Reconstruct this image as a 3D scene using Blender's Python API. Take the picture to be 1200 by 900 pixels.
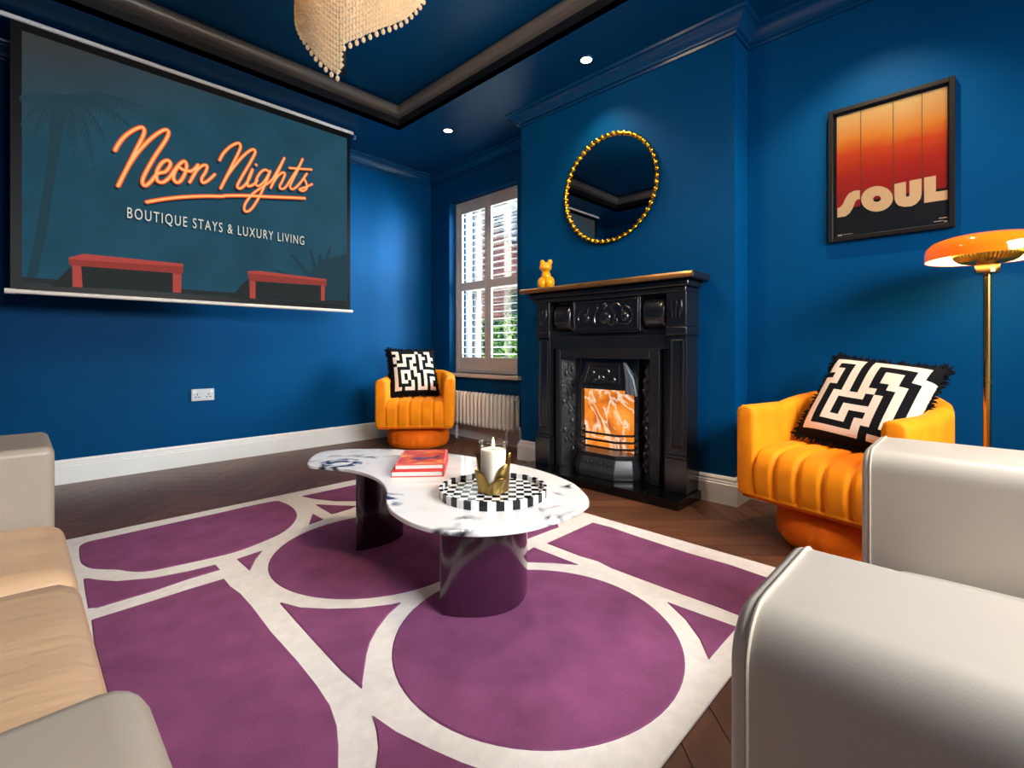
import bpy, bmesh, math, random
from mathutils import Vector, Matrix

random.seed(7)
for o in list(bpy.data.objects):
    bpy.data.objects.remove(o)
scene = bpy.context.scene
COL = scene.collection
PI = math.pi

# ------------------------------------------------------------------ camera
h = 0.85                     # camera height in metres; room was measured in these units
F, HY, AZ = 566.0, 409.2, math.radians(44.15)
FW = (math.cos(AZ), math.sin(AZ)); RT = (math.sin(AZ), -math.cos(AZ))
cam_d = bpy.data.cameras.new('camera'); cam = bpy.data.objects.new('camera', cam_d); COL.objects.link(cam)
cam.location = (0, 0, h); cam.rotation_euler = (PI/2, 0, AZ - PI/2)
cam_d.sensor_width = 36; cam_d.lens = F/1200*36; cam_d.shift_y = -(450-HY)/1200
cam_d.clip_start = 0.02; cam_d.clip_end = 200
scene.camera = cam

# ------------------------------------------------------------------ measured room (metres)
X_BR = 3.206*h               # chimney breast face
X_AL = 3.4425*h              # right alcove wall
X_WI = 3.60*h                # window wall
Y_BK = 4.894*h               # screen wall
X_LF = -1.05*h               # wall behind the long sofa
Y_FR = -1.75*h               # wall behind the camera
Y_B0, Y_B1 = 1.129*h, 2.994*h
Z_C = 3.12*h                 # soffit
Z_T = 3.36*h                 # tray ceiling
TX0, TX1, TY0, TY1 = -0.15*h, 2.60*h, -0.85*h, 4.05*h

# ------------------------------------------------------------------ world, lights, exposure
w = bpy.data.worlds.new('sky'); scene.world = w; w.use_nodes = True
nt = w.node_tree; bg = nt.nodes['Background']
bg.inputs[0].default_value = (0.80, 0.90, 1.0, 1); bg.inputs[1].default_value = 0.85

def area(name, loc, rot, sx, sy, power, col, spread=180):
    d = bpy.data.lights.new(name, 'AREA'); d.shape = 'RECTANGLE'; d.size = sx; d.size_y = sy
    d.energy = power; d.color = col; d.spread = math.radians(spread)
    o = bpy.data.objects.new(name, d); COL.objects.link(o); o.location = loc; o.rotation_euler = rot
    return o
# daylight of the big window behind the camera and of the shuttered window
area('daylight_front_window', (1.35*h, Y_FR-0.10, 1.85), (math.radians(62), 0, 0), 1.8, 0.7, 105, (0.97, 0.985, 1.0), 130)
_l = Vector((4.95*h, 2.6*h, 2.35*h)); _t = Vector((2.75*h, Y_BK, 1.25*h))
area('daylight_shutter_window', _l, (_t-_l).to_track_quat('-Z', 'Y').to_euler(), 1.3, 1.6, 1100, (0.80, 0.95, 0.98))
sun_d = bpy.data.lights.new('sun', 'SUN'); sun_d.energy = 0.7; sun_d.angle = 0.6; sun_d.color = (1, .97, .92)
sun = bpy.data.objects.new('sun', sun_d); COL.objects.link(sun); sun.rotation_euler = (math.radians(48), 0, math.radians(-70)); sun.location = (6, 3, 8)

vs = scene.view_settings
vs.view_transform = 'Standard'; vs.look = 'None'; vs.gamma = 1; vs.use_curve_mapping = False
vs.exposure = 0.0

# ------------------------------------------------------------------ pixel helpers (direction only)
def ray(px, py):
    u = (px-600)/F
    return (FW[0]+u*RT[0], FW[1]+u*RT[1], (HY-py)/F)
def on_z(px, py, z=0.0):
    d = ray(px, py); t = (z-h)/d[2]; return Vector((d[0]*t, d[1]*t, z))
def on_x(px, py, X):
    d = ray(px, py); t = X/d[0]; return Vector((X, d[1]*t, h+d[2]*t))
def on_y(px, py, Y):
    d = ray(px, py); t = Y/d[1]; return Vector((d[0]*t, Y, h+d[2]*t))

# ------------------------------------------------------------------ materials
def lin(c):
    return tuple(((v/255)/12.92 if v/255 <= .04045 else ((v/255+.055)/1.055)**2.4) for v in c)
MATS = {}
def M(name, col, rough=.5, metal=0., vary=0., vscale=6., bump=0., bscale=40., sheen=0., coat=0., emit=None, estr=0., spec=.5, trans=0., aniso=None, sheencol=None):
    m = bpy.data.materials.new(name); m.use_nodes = True; t = m.node_tree; b = t.nodes['Principled BSDF']
    c = lin(col)
    b.inputs['Base Color'].default_value = (*c, 1)
    b.inputs['Roughness'].default_value = rough; b.inputs['Metallic'].default_value = metal
    b.inputs['Specular IOR Level'].default_value = spec
    if sheen:
        b.inputs['Sheen Weight'].default_value = sheen; b.inputs['Sheen Roughness'].default_value = .4
        b.inputs['Sheen Tint'].default_value = (*(sheencol or c), 1)
    if coat: b.inputs['Coat Weight'].default_value = coat; b.inputs['Coat Roughness'].default_value = .08
    if trans: b.inputs['Transmission Weight'].default_value = trans
    if emit: b.inputs['Emission Color'].default_value = (*lin(emit), 1); b.inputs['Emission Strength'].default_value = estr
    tc = t.nodes.new('ShaderNodeTexCoord')
    mp = t.nodes.new('ShaderNodeMapping'); t.links.new(tc.outputs['Object'], mp.inputs[0])
    if aniso: mp.inputs['Scale'].default_value = aniso
    if vary:
        n = t.nodes.new('ShaderNodeTexNoise'); n.inputs['Scale'].default_value = vscale; n.inputs['Detail'].default_value = 6
        t.links.new(mp.outputs[0], n.inputs['Vector'])
        r = t.nodes.new('ShaderNodeValToRGB'); r.color_ramp.elements[0].position = .3; r.color_ramp.elements[1].position = .7
        r.color_ramp.elements[0].color = (*[max(0, v*(1-vary)) for v in c], 1)
        r.color_ramp.elements[1].color = (*[min(1, v*(1+vary)) for v in c], 1)
        t.links.new(n.outputs[0], r.inputs[0]); t.links.new(r.outputs[0], b.inputs['Base Color'])
    if bump:
        n = t.nodes.new('ShaderNodeTexNoise'); n.inputs['Scale'].default_value = bscale; n.inputs['Detail'].default_value = 4
        t.links.new(mp.outputs[0], n.inputs['Vector'])
        bm = t.nodes.new('ShaderNodeBump'); bm.inputs['Strength'].default_value = bump; bm.inputs['Distance'].default_value = .01
        t.links.new(n.outputs[0], bm.inputs['Height']); t.links.new(bm.outputs[0], b.inputs['Normal'])
    MATS[name] = m
    return m

WALL = M('blue_wall_paint', (0, 65, 112), .5, spec=.05, vary=.06, vscale=3, bump=.05, bscale=120)
CEIL = M('blue_ceiling_paint', (0, 60, 104), .4, spec=.14, vary=.05, vscale=2)
CROWN = M('blue_gloss_paint', (3, 58, 100), .25, spec=.35)
FASCIA = M('black_paint', (10, 12, 18), .35)
COVE = M('warm_glow_cove', (84, 80, 78), .35)  # black-painted moulding; the warm glow on it is mixed into this grey
SKIRT = M('white_gloss_paint', (232, 232, 228), .3, vary=.02)
SHUT = M('taupe_shutter_paint', (205, 194, 184), .4)
LOUV = M('white_louvre', (230, 232, 232), .4)
IRON = M('black_cast_iron', (24, 25, 27), .22, spec=.85, bump=.05, bscale=60)
IRONR = M('cast_iron_relief', (24, 25, 28), .32, spec=.6, bump=.8, bscale=28)
GRANITE = M('black_granite', (8, 8, 9), .06, vary=.5, vscale=180)
BRASS = M('brass', (196, 158, 92), .25, metal=1)
DBRASS = M('aged_brass', (176, 148, 86), .28, metal=1)
GOLD = M('gold', (240, 178, 40), .18, metal=1)
VELV = M('orange_velvet', (255, 142, 8), .7, vary=.12, vscale=7, sheen=.35, sheencol=(1, .55, .12), bump=.08, bscale=300, spec=.2)
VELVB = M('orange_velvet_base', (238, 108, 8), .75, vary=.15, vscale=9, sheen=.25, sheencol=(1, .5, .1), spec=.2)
LEATH = M('taupe_leather', (162, 149, 133), .38, vary=.04, vscale=5, bump=.04, bscale=420)
LEATH2 = M('lit_taupe_leather', (196, 186, 172), .38, vary=.04, vscale=5, bump=.04, bscale=420)  # taupe leather lightened, so the armchair looks more brightly lit
LEATHS = M('cream_leather_seat', (206, 168, 130), .42, vary=.05, vscale=5, bump=.25, bscale=9, aniso=(1.2, 5, 1))
PIPE = M('leather_piping', (176, 164, 148), .6, spec=.2)
RUGC = M('cream_wool', (232, 226, 220), .95, vary=.06, vscale=30, bump=.5, bscale=500, spec=.1)
RUGP = M('plum_wool', (132, 74, 112), .95, vary=.16, vscale=9, bump=.6, bscale=420, spec=.1, sheen=.15)
WHITE = M('white_plastic', (225, 225, 222), .35)
RADW = M('white_enamel', (228, 224, 216), .3)
BLACK = M('black_gloss', (6, 6, 7), .45, spec=.2)
CHROME = M('chrome', (210, 212, 216), .15, metal=1)
WOODD = M('dark_lacquer', (54, 22, 44), .14, coat=.6)
TBLK = M('dark_lacquer_black', (30, 14, 24), .16, coat=.5)
CB = M('cushion_black', (9, 10, 15), .9, bump=.4, bscale=400, spec=.15)
CW = M('cushion_ivory', (226, 208, 190), .9, bump=.4, bscale=400, spec=.15)
CHB = M('check_black', (6, 6, 8), .15)
CHW = M('check_white', (232, 232, 230), .15)
WAX = M('candle_wax', (246, 238, 224), .5)
PAGE = M('paper', (236, 230, 222), .8, vary=.05, vscale=60)
REDB = M('red_book_cloth', (205, 52, 44), .5)
YEL = M('yellow_gloss', (255, 172, 8), .22, coat=.4)

def node_mat(name):
    m = bpy.data.materials.new(name); m.use_nodes = True; t = m.node_tree
    return m, t, t.nodes['Principled BSDF'], (lambda k: t.nodes.new('ShaderNode'+k)), t.links.new
def ramp(n, stops):
    e = n.color_ramp.elements
    while len(e) < len(stops): e.new(.5)
    for i, (p, c) in enumerate(stops): e[i].position = p; e[i].color = (*c, 1)

# dark stained oak blocks, grain along local x
def wood(name, base):
    m, t, b, N, L = node_mat(name)
    tc = N('TexCoord'); mp = N('Mapping'); mp.inputs['Scale'].default_value = (1.5, 22, 5); L(tc.outputs['Object'], mp.inputs[0])
    n = N('TexNoise'); n.inputs['Scale'].default_value = 2.2; n.inputs['Detail'].default_value = 8; L(mp.outputs[0], n.inputs['Vector'])
    oi = N('ObjectInfo'); n.noise_dimensions = '4D'; sc = N('Math'); sc.operation = 'MULTIPLY'; sc.inputs[1].default_value = 40; L(oi.outputs['Random'], sc.inputs[0]); L(sc.outputs[0], n.inputs['W'])
    r = N('ValToRGB'); c = lin(base); ramp(r, [(.25, [v*.55 for v in c]), (.75, [v*1.45 for v in c])]); L(n.outputs[0], r.inputs[0])
    hs = N('HueSaturation'); mm = N('MapRange'); mm.inputs[3].default_value = .8; mm.inputs[4].default_value = 1.25
    L(oi.outputs['Random'], mm.inputs[0]); L(mm.outputs[0], hs.inputs['Value']); L(r.outputs[0], hs.inputs['Color']); L(hs.outputs[0], b.inputs['Base Color'])
    b.inputs['Roughness'].default_value = .42
    return m
OAK = wood('dark_oak', (92, 56, 36))
OAKB = wood('dark_oak_back', (50, 33, 24))

# marble
def marble():
    m, t, b, N, L = node_mat('white_marble')
    tc = N('TexCoord')
    n1 = N('TexNoise'); n1.inputs['Scale'].default_value = 3.2; n1.inputs['Detail'].default_value = 8; n1.inputs['Distortion'].default_value = 1.6; L(tc.outputs['Object'], n1.inputs['Vector'])
    a = N('Math'); a.operation = 'SUBTRACT'; a.inputs[1].default_value = .5; L(n1.outputs[0], a.inputs[0])
    ab = N('Math'); ab.operation = 'ABSOLUTE'; L(a.outputs[0], ab.inputs[0])
    r1 = N('ValToRGB'); ramp(r1, [(0, (.0, .0, .0)), (.03, (.16, .16, .18)), (.065, (1, 1, 1))]); L(ab.outputs[0], r1.inputs[0])
    n2 = N('TexNoise'); n2.inputs['Scale'].default_value = 3.4; n2.inputs['Detail'].default_value = 3; L(tc.outputs['Object'], n2.inputs['Vector'])
    r2 = N('ValToRGB'); ramp(r2, [(.53, (0, 0, 0)), (.59, (1, 1, 1))]); L(n2.outputs[0], r2.inputs[0])
    mx = N('Mix'); mx.data_type = 'RGBA'; L(r2.outputs[0], mx.inputs[0]); mx.inputs[6].default_value = (1, 1, 1, 1); L(r1.outputs[0], mx.inputs[7])
    n3 = N('TexNoise'); n3.inputs['Scale'].default_value = 5; n3.inputs['Detail'].default_value = 6; L(tc.outputs['Object'], n3.inputs['Vector'])
    r3 = N('ValToRGB'); ramp(r3, [(.3, (.66, .66, .68)), (.5, (.84, .83, .82))]); L(n3.outputs[0], r3.inputs[0])
    mu = N('Mix'); mu.data_type = 'RGBA'; mu.blend_type = 'MULTIPLY'; mu.inputs[0].default_value = 1
    L(r3.outputs[0], mu.inputs[6]); L(mx.outputs[2], mu.inputs[7]); L(mu.outputs[2], b.inputs['Base Color'])
    b.inputs['Roughness'].default_value = .07; b.inputs['Coat Weight'].default_value = .3
    return m
MARB = marble()

def glassmat(name, tint=(1, 1, 1), rough=.0, amt=.1):
    m, t, b, N, L = node_mat(name); t.nodes.remove(b)
    tr = N('BsdfTransparent'); tr.inputs[0].default_value = (*tint, 1)
    g = N('BsdfGlossy'); g.inputs['Roughness'].default_value = rough
    lw = N('LayerWeight'); lw.inputs['Blend'].default_value = .25
    mp = N('MapRange'); mp.inputs[3].default_value = amt*.4; mp.inputs[4].default_value = .8; L(lw.outputs['Fresnel'], mp.inputs[0])
    mx = N('MixShader'); L(mp.outputs[0], mx.inputs[0]); L(tr.outputs[0], mx.inputs[1]); L(g.outputs[0], mx.inputs[2])
    L(mx.outputs[0], t.nodes['Material Output'].inputs[0])
    return m
GLASS = glassmat('clear_glass', amt=.06)
GLASSP = glassmat('window_glass', amt=.05)
def mirrormat():
    m, t, b, N, L = node_mat('mirror_glass'); b.inputs['Base Color'].default_value = (.75, .78, .82, 1); b.inputs['Metallic'].default_value = 1; b.inputs['Roughness'].default_value = .01
    return m
MIRR = mirrormat()
def emis(name, col, s, base=None):
    return M(name, base or col, .5, emit=col, estr=s, spec=.2)
def crystal():
    m, t, b, N, L = node_mat('amber_lit_crystal'); t.nodes.remove(b)
    tl = N('BsdfTranslucent'); tl.inputs[0].default_value = (1.0, .88, .66, 1)
    df = N('BsdfDiffuse'); df.inputs[0].default_value = (.95, .82, .62, 1)
    g = N('BsdfGlossy'); g.inputs['Roughness'].default_value = .08; g.inputs[0].default_value = (1, .9, .75, 1)
    m1 = N('MixShader'); m1.inputs[0].default_value = .35; L(tl.outputs[0], m1.inputs[1]); L(df.outputs[0], m1.inputs[2])
    m2 = N('MixShader'); m2.inputs[0].default_value = .14; L(m1.outputs[0], m2.inputs[1]); L(g.outputs[0], m2.inputs[2])
    L(m2.outputs[0], t.nodes['Material Output'].inputs[0]); return m
CRYS = crystal()

# ------------------------------------------------------------------ mesh helpers
class MB:
    """collects verts / faces (world coordinates unless the parent carries a frame)"""
    def __init__(s): s.v = []; s.f = []; s.mi = []
    def add(s, verts, faces, mi=0):
        o = len(s.v); s.v += [tuple(p) for p in verts]
        for f in faces: s.f.append(tuple(i+o for i in f)); s.mi.append(mi)
        return s
    def box(s, lo, hi, mi=0):
        (a, b, c), (d, e, f) = lo, hi
        return s.add([(a,b,c),(d,b,c),(d,e,c),(a,e,c),(a,b,f),(d,b,f),(d,e,f),(a,e,f)],
                     [(3,2,1,0),(4,5,6,7),(0,1,5,4),(1,2,6,5),(2,3,7,6),(3,0,4,7)], mi)
    def prism(s, pts, off, mi=0):
        n = len(pts); off = Vector(off)
        v = [Vector(p) for p in pts]; v2 = [p+off for p in v]
        return s.add(v+v2, [tuple(range(n-1,-1,-1)), tuple(range(n, 2*n))]+[(i,(i+1)%n,(i+1)%n+n,i+n) for i in range(n)], mi)
    def tube(s, path, r, seg=8, mi=0, closed=False, cap=True):
        P = [Vector(p) for p in path]; n = len(P); rr = r if isinstance(r, (list, tuple)) else [r]*n
        rings = []; prev = None
        for i, p in enumerate(P):
            if closed: t = (P[(i+1)%n]-P[i-1])
            else: t = P[min(i+1,n-1)]-P[max(i-1,0)]
            t = t.normalized() if t.length > 1e-9 else Vector((0,0,1))
            if prev is None:
                a = Vector((0,0,1)) if abs(t.z) < .9 else Vector((1,0,0)); u = t.cross(a).normalized()
            else:
                u = (prev - t*prev.dot(t)); u = u.normalized() if u.length > 1e-6 else t.orthogonal().normalized()
            prev = u; vv = t.cross(u)
            rings.append([p+(u*math.cos(2*PI*k/seg)+vv*math.sin(2*PI*k/seg))*rr[i] for k in range(seg)])
        verts = [q for R in rings for q in R]; fs = []
        for i in range(n if closed else n-1):
            j = (i+1) % n
            for k in range(seg): fs.append((i*seg+k, i*seg+(k+1)%seg, j*seg+(k+1)%seg, j*seg+k))
        if cap and not closed: fs += [tuple(range(seg-1,-1,-1)), tuple((n-1)*seg+k for k in range(seg))]
        return s.add(verts, fs, mi)
    def lathe(s, prof, c=(0,0,0), seg=32, mi=0, close=True):
        c = Vector(c); n = len(prof); verts = []
        for k in range(seg):
            a = 2*PI*k/seg
            for r, z in prof: verts.append(c+Vector((r*math.cos(a), r*math.sin(a), z)))
        fs = []
        for k in range(seg):
            k2 = (k+1) % seg
            for i in range(n-1):
                fs.append((k*n+i, k2*n+i, k2*n+i+1, k*n+i+1))
        return s.add(verts, fs, mi)
    def grid(s, fn, nu, nv, mi=0, closeu=False, mif=None, flip=False):
        verts = [fn(i/(nu if closeu else nu-1), j/(nv-1)) for i in range(nu) for j in range(nv)]
        o = len(s.v); s.v += [tuple(p) for p in verts]
        for i in range(nu if closeu else nu-1):
            for j in range(nv-1):
                a, b, c, d = i*nv+j, ((i+1)%nu)*nv+j, ((i+1)%nu)*nv+j+1, i*nv+j+1
                f = (a, b, c, d) if not flip else (d, c, b, a)
                s.f.append(tuple(q+o for q in f)); s.mi.append(mif(i, j) if mif else mi)
        return s
    def build(s, name, mats, parent=None, smooth=None, bevel=0, bseg=2, weld=False, angle=35, frame=None):
        me = bpy.data.meshes.new(name)
        mats = mats if isinstance(mats, (list, tuple)) else [mats]
        V = s.v
        fr = frame or (getattr_frame(parent) if parent else None)
        if fr is not None: inv = fr.inverted(); V = [tuple(inv @ Vector(p)) for p in V]
        me.from_pydata(V, [], s.f)
        for m in mats: me.materials.append(m)
        for p, mi in zip(me.polygons, s.mi): p.material_index = mi
        bm = bmesh.new(); bm.from_mesh(me)
        if weld: bmesh.ops.remove_doubles(bm, verts=bm.verts, dist=1e-5)
        bmesh.ops.recalc_face_normals(bm, faces=bm.faces)
        if bevel: bmesh.ops.bevel(bm, geom=[e for e in bm.edges if len(e.link_faces) == 2 and e.calc_face_angle(0) > .5], offset=bevel, segments=bseg, affect='EDGES', profile=.5, clamp_overlap=True)
        bm.to_mesh(me); bm.free()
        if smooth or (smooth is None and bevel and bseg > 1):
            for p in me.polygons: p.use_smooth = True
            me.set_sharp_from_angle(angle=math.radians(angle))
        o = bpy.data.objects.new(name, me); COL.objects.link(o)
        if bevel and bseg > 1:
            o.modifiers.new('weighted_normal', 'WEIGHTED_NORMAL')
        if parent: o.parent = parent; FRAMES[o.name] = getattr_frame(parent)
        return o
FRAMES = {}
def getattr_frame(o): return FRAMES.get(o.name, Matrix.Identity(4))
def thing(name, label, cat, loc=(0,0,0), rz=0., group=None, kind=None):
    o = bpy.data.objects.new(name, None); COL.objects.link(o); o.empty_display_size = .05
    o.location = loc; o.rotation_euler = (0, 0, rz)
    FRAMES[o.name] = Matrix.Translation(Vector(loc)) @ Matrix.Rotation(rz, 4, 'Z')
    if label: o['label'] = label
    if cat: o['category'] = cat
    if group: o['group'] = group
    if kind: o['kind'] = kind
    return o
def tag(o, label, cat, group=None):
    o['label'] = label; o['category'] = cat
    if group: o['group'] = group
    return o
def st(o): o['kind'] = 'structure'; return o
def lab(o, l): o['label'] = l; return o
def copy_part(src, parent, name=None, loc=None, rot=None):
    c = src.copy(); COL.objects.link(c); c.parent = parent
    if loc is not None: c.location = loc
    if rot is not None: c.rotation_euler = rot
    FRAMES[c.name] = getattr_frame(parent)
    return c
def spline(pts, n=8, closed=False):
    P = [Vector(p) for p in pts]; m = len(P); out = []
    for i in range(m if closed else m-1):
        g = (lambda k: P[k % m]) if closed else (lambda k: P[max(0, min(m-1, k))])
        a, b, c, d = g(i-1), g(i), g(i+1), g(i+2)
        for k in range(n):
            t = k/n
            out.append(.5*((2*b)+(c-a)*t+(2*a-5*b+4*c-d)*t*t+(3*b-a-3*c+d)*t*t*t))
    if not closed: out.append(P[-1])
    return out
def area2(p): return .5*sum(p[i][0]*p[(i+1)%len(p)][1]-p[(i+1)%len(p)][0]*p[i][1] for i in range(len(p)))

# ================================================================== THE ROOM
TH = .16
def wallbox(name, boxes, mat=WALL):
    b = MB()
    for lo, hi in boxes: b.box(lo, hi)
    return st(b.build(name, mat))
ZTOP = Z_T+.1
wallbox('wall_back', [((X_LF-TH, Y_BK, 0), (X_WI+TH+.1, Y_BK+TH, ZTOP))])
wallbox('wall_left', [((X_LF-TH, Y_FR-TH, 0), (X_LF, Y_BK, ZTOP))])
wallbox('wall_right_alcove', [((X_AL, Y_FR, 0), (X_AL+TH, Y_B0, ZTOP))])
wallbox('wall_chimney_breast', [((X_BR, Y_B0, 0), (X_WI+.3, Y_B1, ZTOP))])
# wall behind the camera with its big window opening
FWX0, FWX1, FWZ0, FWZ1 = .25*h, 2.45*h, .55, 2.25
wallbox('wall_front', [((X_LF, Y_FR-TH, 0), (FWX0, Y_FR, ZTOP)), ((FWX1, Y_FR-TH, 0), (X_AL+TH, Y_FR, ZTOP)),
                       ((FWX0, Y_FR-TH, 0), (FWX1, Y_FR, FWZ0)), ((FWX0, Y_FR-TH, FWZ1), (FWX1, Y_FR, ZTOP))])
# window wall with opening
X_FR = 3.695*h
WY0, WY1, WZ0, WZ1 = 3.418*h, 4.53*h, .725*h, 2.736*h
wallbox('wall_right_window', [((X_WI, Y_B1, 0), (X_WI+.26, WY0, ZTOP)), ((X_WI, WY1, 0), (X_WI+.26, Y_BK, ZTOP)),
                              ((X_WI, WY0, 0), (X_WI+.26, WY1, WZ0)), ((X_WI, WY0, WZ1), (X_WI+.26, WY1, ZTOP))])
# ceiling: soffit with tray recess
b = MB()
RX1 = X_WI+.3
b.box((X_LF-TH, Y_FR-TH, Z_C), (TX0, Y_BK+TH, Z_C+.04)); b.box((TX1, Y_FR-TH, Z_C), (RX1, Y_BK+TH, Z_C+.04))
b.box((TX0, Y_FR-TH, Z_C), (TX1, TY0, Z_C+.04)); b.box((TX0, TY1, Z_C), (TX1, Y_BK+TH, Z_C+.04))
b.box((TX0-.1, TY0-.1, Z_T), (TX1+.1, TY1+.1, Z_T+.08))
st(b.build('ceiling', CEIL))
# tray fascia (black) and half-round cove, warm glow put into its grey, running round the recess
b = MB(); t_ = .03; zf = Z_C+.115*h
for lo, hi in [((TX0-t_, TY0-t_, Z_C+.001), (TX0, TY1+t_, Z_T)), ((TX1, TY0-t_, Z_C+.001), (TX1+t_, TY1+t_, Z_T)),
               ((TX0, TY0-t_, Z_C+.001), (TX1, TY0, Z_T)), ((TX0, TY1, Z_C+.001), (TX1, TY1+t_, Z_T))]: b.box(lo, hi)
st(b.build('trim_1', FASCIA))
def ring_profile(name, prof, rect, mat, inward=1):
    """prof = list of (inset, z); rect = x0,y0,x1,y1"""
    x0, y0, x1, y1 = rect; b = MB(); n = len(prof); v = []
    for (cx, cy, sx, sy) in ((x0, y0, 1, 1), (x1, y0, -1, 1), (x1, y1, -1, -1), (x0, y1, 1, -1)):
        for d, z in prof: v.append((cx+sx*d*inward, cy+sy*d*inward, z))
    f = []
    for k in range(4):
        for i in range(n): f.append((k*n+i, ((k+1)%4)*n+i, ((k+1)%4)*n+(i+1)%n, k*n+(i+1)%n))
    return st(b.add(v, f).build(name, mat, smooth=True, angle=50))
pr = [(0, zf)] + [(.055*math.sin(a), zf+.05+(-.05)*math.cos(a)) for a in [i*PI/8 for i in range(0, 9)]] + [(0, zf+.1)]
ring_profile('trim_2', pr, (TX0, TY0, TX1, TY1), COVE)

# crown moulding along a polyline (x,y) with room on the left side of travel
CP = [(0, -.095), (.012, -.095), (.016, -.082), (.03, -.078), (.034, -.066), (.046, -.05), (.06, -.036), (.07, -.03), (.072, -.018), (.088, -.014), (.092, 0), (0, 0)]
def run(name, pts, prof, z0, mat, kind=True, close=False):
    P = [Vector((p[0], p[1], 0)) for p in pts]; n = len(P); b = MB(); m = len(prof); v = []
    for i, p in enumerate(P):
        d1 = (P[i]-P[i-1]).normalized() if i > 0 else None
        d2 = (P[i+1]-P[i]).normalized() if i < n-1 else None
        n1 = Vector((-d1.y, d1.x, 0)) if d1 else None; n2 = Vector((-d2.y, d2.x, 0)) if d2 else None
        if n1 and n2:
            q = (n1+n2); q = q/ (q.dot(n1))
        else: q = n1 or n2
        for d, z in prof: v.append(p+q*d+Vector((0, 0, z0+z)))
    f = [(i*m+k, (i+1)*m+k, (i+1)*m+(k+1)%m, i*m+(k+1)%m) for i in range(n-1) for k in range(m)]
    f += [tuple(range(m)), tuple((n-1)*m+k for k in range(m-1, -1, -1))]
    return st(b.add(v, f).build(name, mat, smooth=True, angle=28))
# travel so that the room lies on the left: along right side going +y, then back wall going -x
path_r = [(X_AL, Y_FR), (X_AL, Y_B0), (X_BR, Y_B0), (X_BR, Y_B1), (X_WI, Y_B1), (X_WI, Y_BK), (X_LF, Y_BK), (X_LF, Y_FR)]
run('trim_3', path_r, CP, Z_C, CROWN)
SP = [(0, 0), (.022, 0), (.022, .108), (.018, .114), (.018, .122), (.013, .126), (.013, .138), (.008, .146), (.004, .152), (0, .152)]
run('baseboard_right_alcove', [(X_AL, Y_FR), (X_AL, Y_B0), (X_BR, Y_B0), (X_BR, 1.38*h)], SP, 0, SKIRT)
run('baseboard_right_window', [(X_BR, 2.60*h), (X_BR, Y_B1), (X_WI, Y_B1), (X_WI, Y_BK)], SP, 0, SKIRT)
run('baseboard_back', [(X_WI-.022, Y_BK), (X_LF, Y_BK)], SP, 0, SKIRT)
run('baseboard_left', [(X_LF, Y_BK-.022), (X_LF, Y_FR)], SP, 0, SKIRT)

# ------------------------------------------------------------------ parquet floor
RUG = (.13*h, .545*h, 2.405*h, 3.405*h)      # x0,y0,x1,y1
b = MB(); b.box((X_LF-TH, Y_FR-TH, -.12), (X_WI+.26, Y_BK+TH, -.008))
floor = st(b.build('floor', OAKB)); FRAMES[floor.name] = Matrix.Identity(4)
def clip(poly, a, bb, c):          # keep a*x+b*y<=c
    out = []
    for i in range(len(poly)):
        p, q = poly[i], poly[(i+1) % len(poly)]
        dp, dq = a*p[0]+bb*p[1]-c, a*q[0]+bb*q[1]-c
        if dp <= 0: out.append(p)
        if (dp < 0 < dq) or (dq < 0 < dp):
            t = dp/(dp-dq); out.append((p[0]+t*(q[0]-p[0]), p[1]+t*(q[1]-p[1])))
    return out
BW, NB = .105, 5; BL = BW*NB; hidden = MB(); nblk = 0
c45 = math.cos(PI/4)
blocks = []
for r in range(-60, 90):
    for j in range(-12, 12):
        for kind in (0, 1):
            if kind == 0: x0, y0, x1, y1 = r*BW+2*j*BL, r*BW, r*BW+2*j*BL+BL, (r+1)*BW
            else: x0, y0, x1, y1 = r*BW+BL+2*j*BL, (r-NB+1)*BW, r*BW+BL+BW+2*j*BL, (r+1)*BW
            g = .0012; q = [(x0+g, y0+g), (x1-g, y0+g), (x1-g, y1-g), (x0+g, y1-g)]
            q = [(c45*(u-v_)+1.0, c45*(u+v_)+1.5) for u, v_ in q]
            cx = sum(p[0] for p in q)/4; cy = sum(p[1] for p in q)/4
            if not (X_LF-.4 < cx < X_WI+.4 and Y_FR-.4 < cy < Y_BK+.4): continue
            for a, b2, c in ((1, 0, X_WI-.01), (-1, 0, -X_LF), (0, 1, Y_BK), (0, -1, -Y_FR)): q = clip(q, a, b2, c) if q else q
            if len(q) < 3 or abs(area2(q)) < .0006: continue
            blocks.append((q, kind))
def is_hidden(q):
    x0, y0, x1, y1 = RUG
    if all(x0+.01 < p[0] < x1-.01 and y0+.01 < p[1] < y1-.01 for p in q): return True
    if all(p[0] < .02 for p in q) and all(p[1] < 2.3*h for p in q): return True
    if all(p[1] < .3*h for p in q): return True
    if all(p[0] > X_BR for p in q) and all(Y_B0 < p[1] < Y_B1 for p in q): return True
    if all(p[0] > X_AL for p in q) and all(p[1] < Y_B0 for p in q): return True
    return False
for q, kind in blocks:
    if is_hidden(q):
        hidden.prism([(x, y, -.008) for x, y in q], (0, 0, .008))
    else:
        cx = sum(p[0] for p in q)/len(q); cy = sum(p[1] for p in q)/len(q)
        ang = PI/4 if kind == 0 else 3*PI/4
        mb = MB().prism([(x, y, -.008) for x, y in q], (0, 0, .008))
        fr = Matrix.Translation((cx, cy, 0)) @ Matrix.Rotation(ang, 4, 'Z')
        o = mb.build('parquet_block', OAK, floor, frame=fr)
        o.matrix_local = fr; nblk += 1
o = hidden.build('parquet_blocks_under_rug', OAK, floor); o['kind'] = 'stuff'
print('parquet blocks as parts:', nblk)

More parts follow.
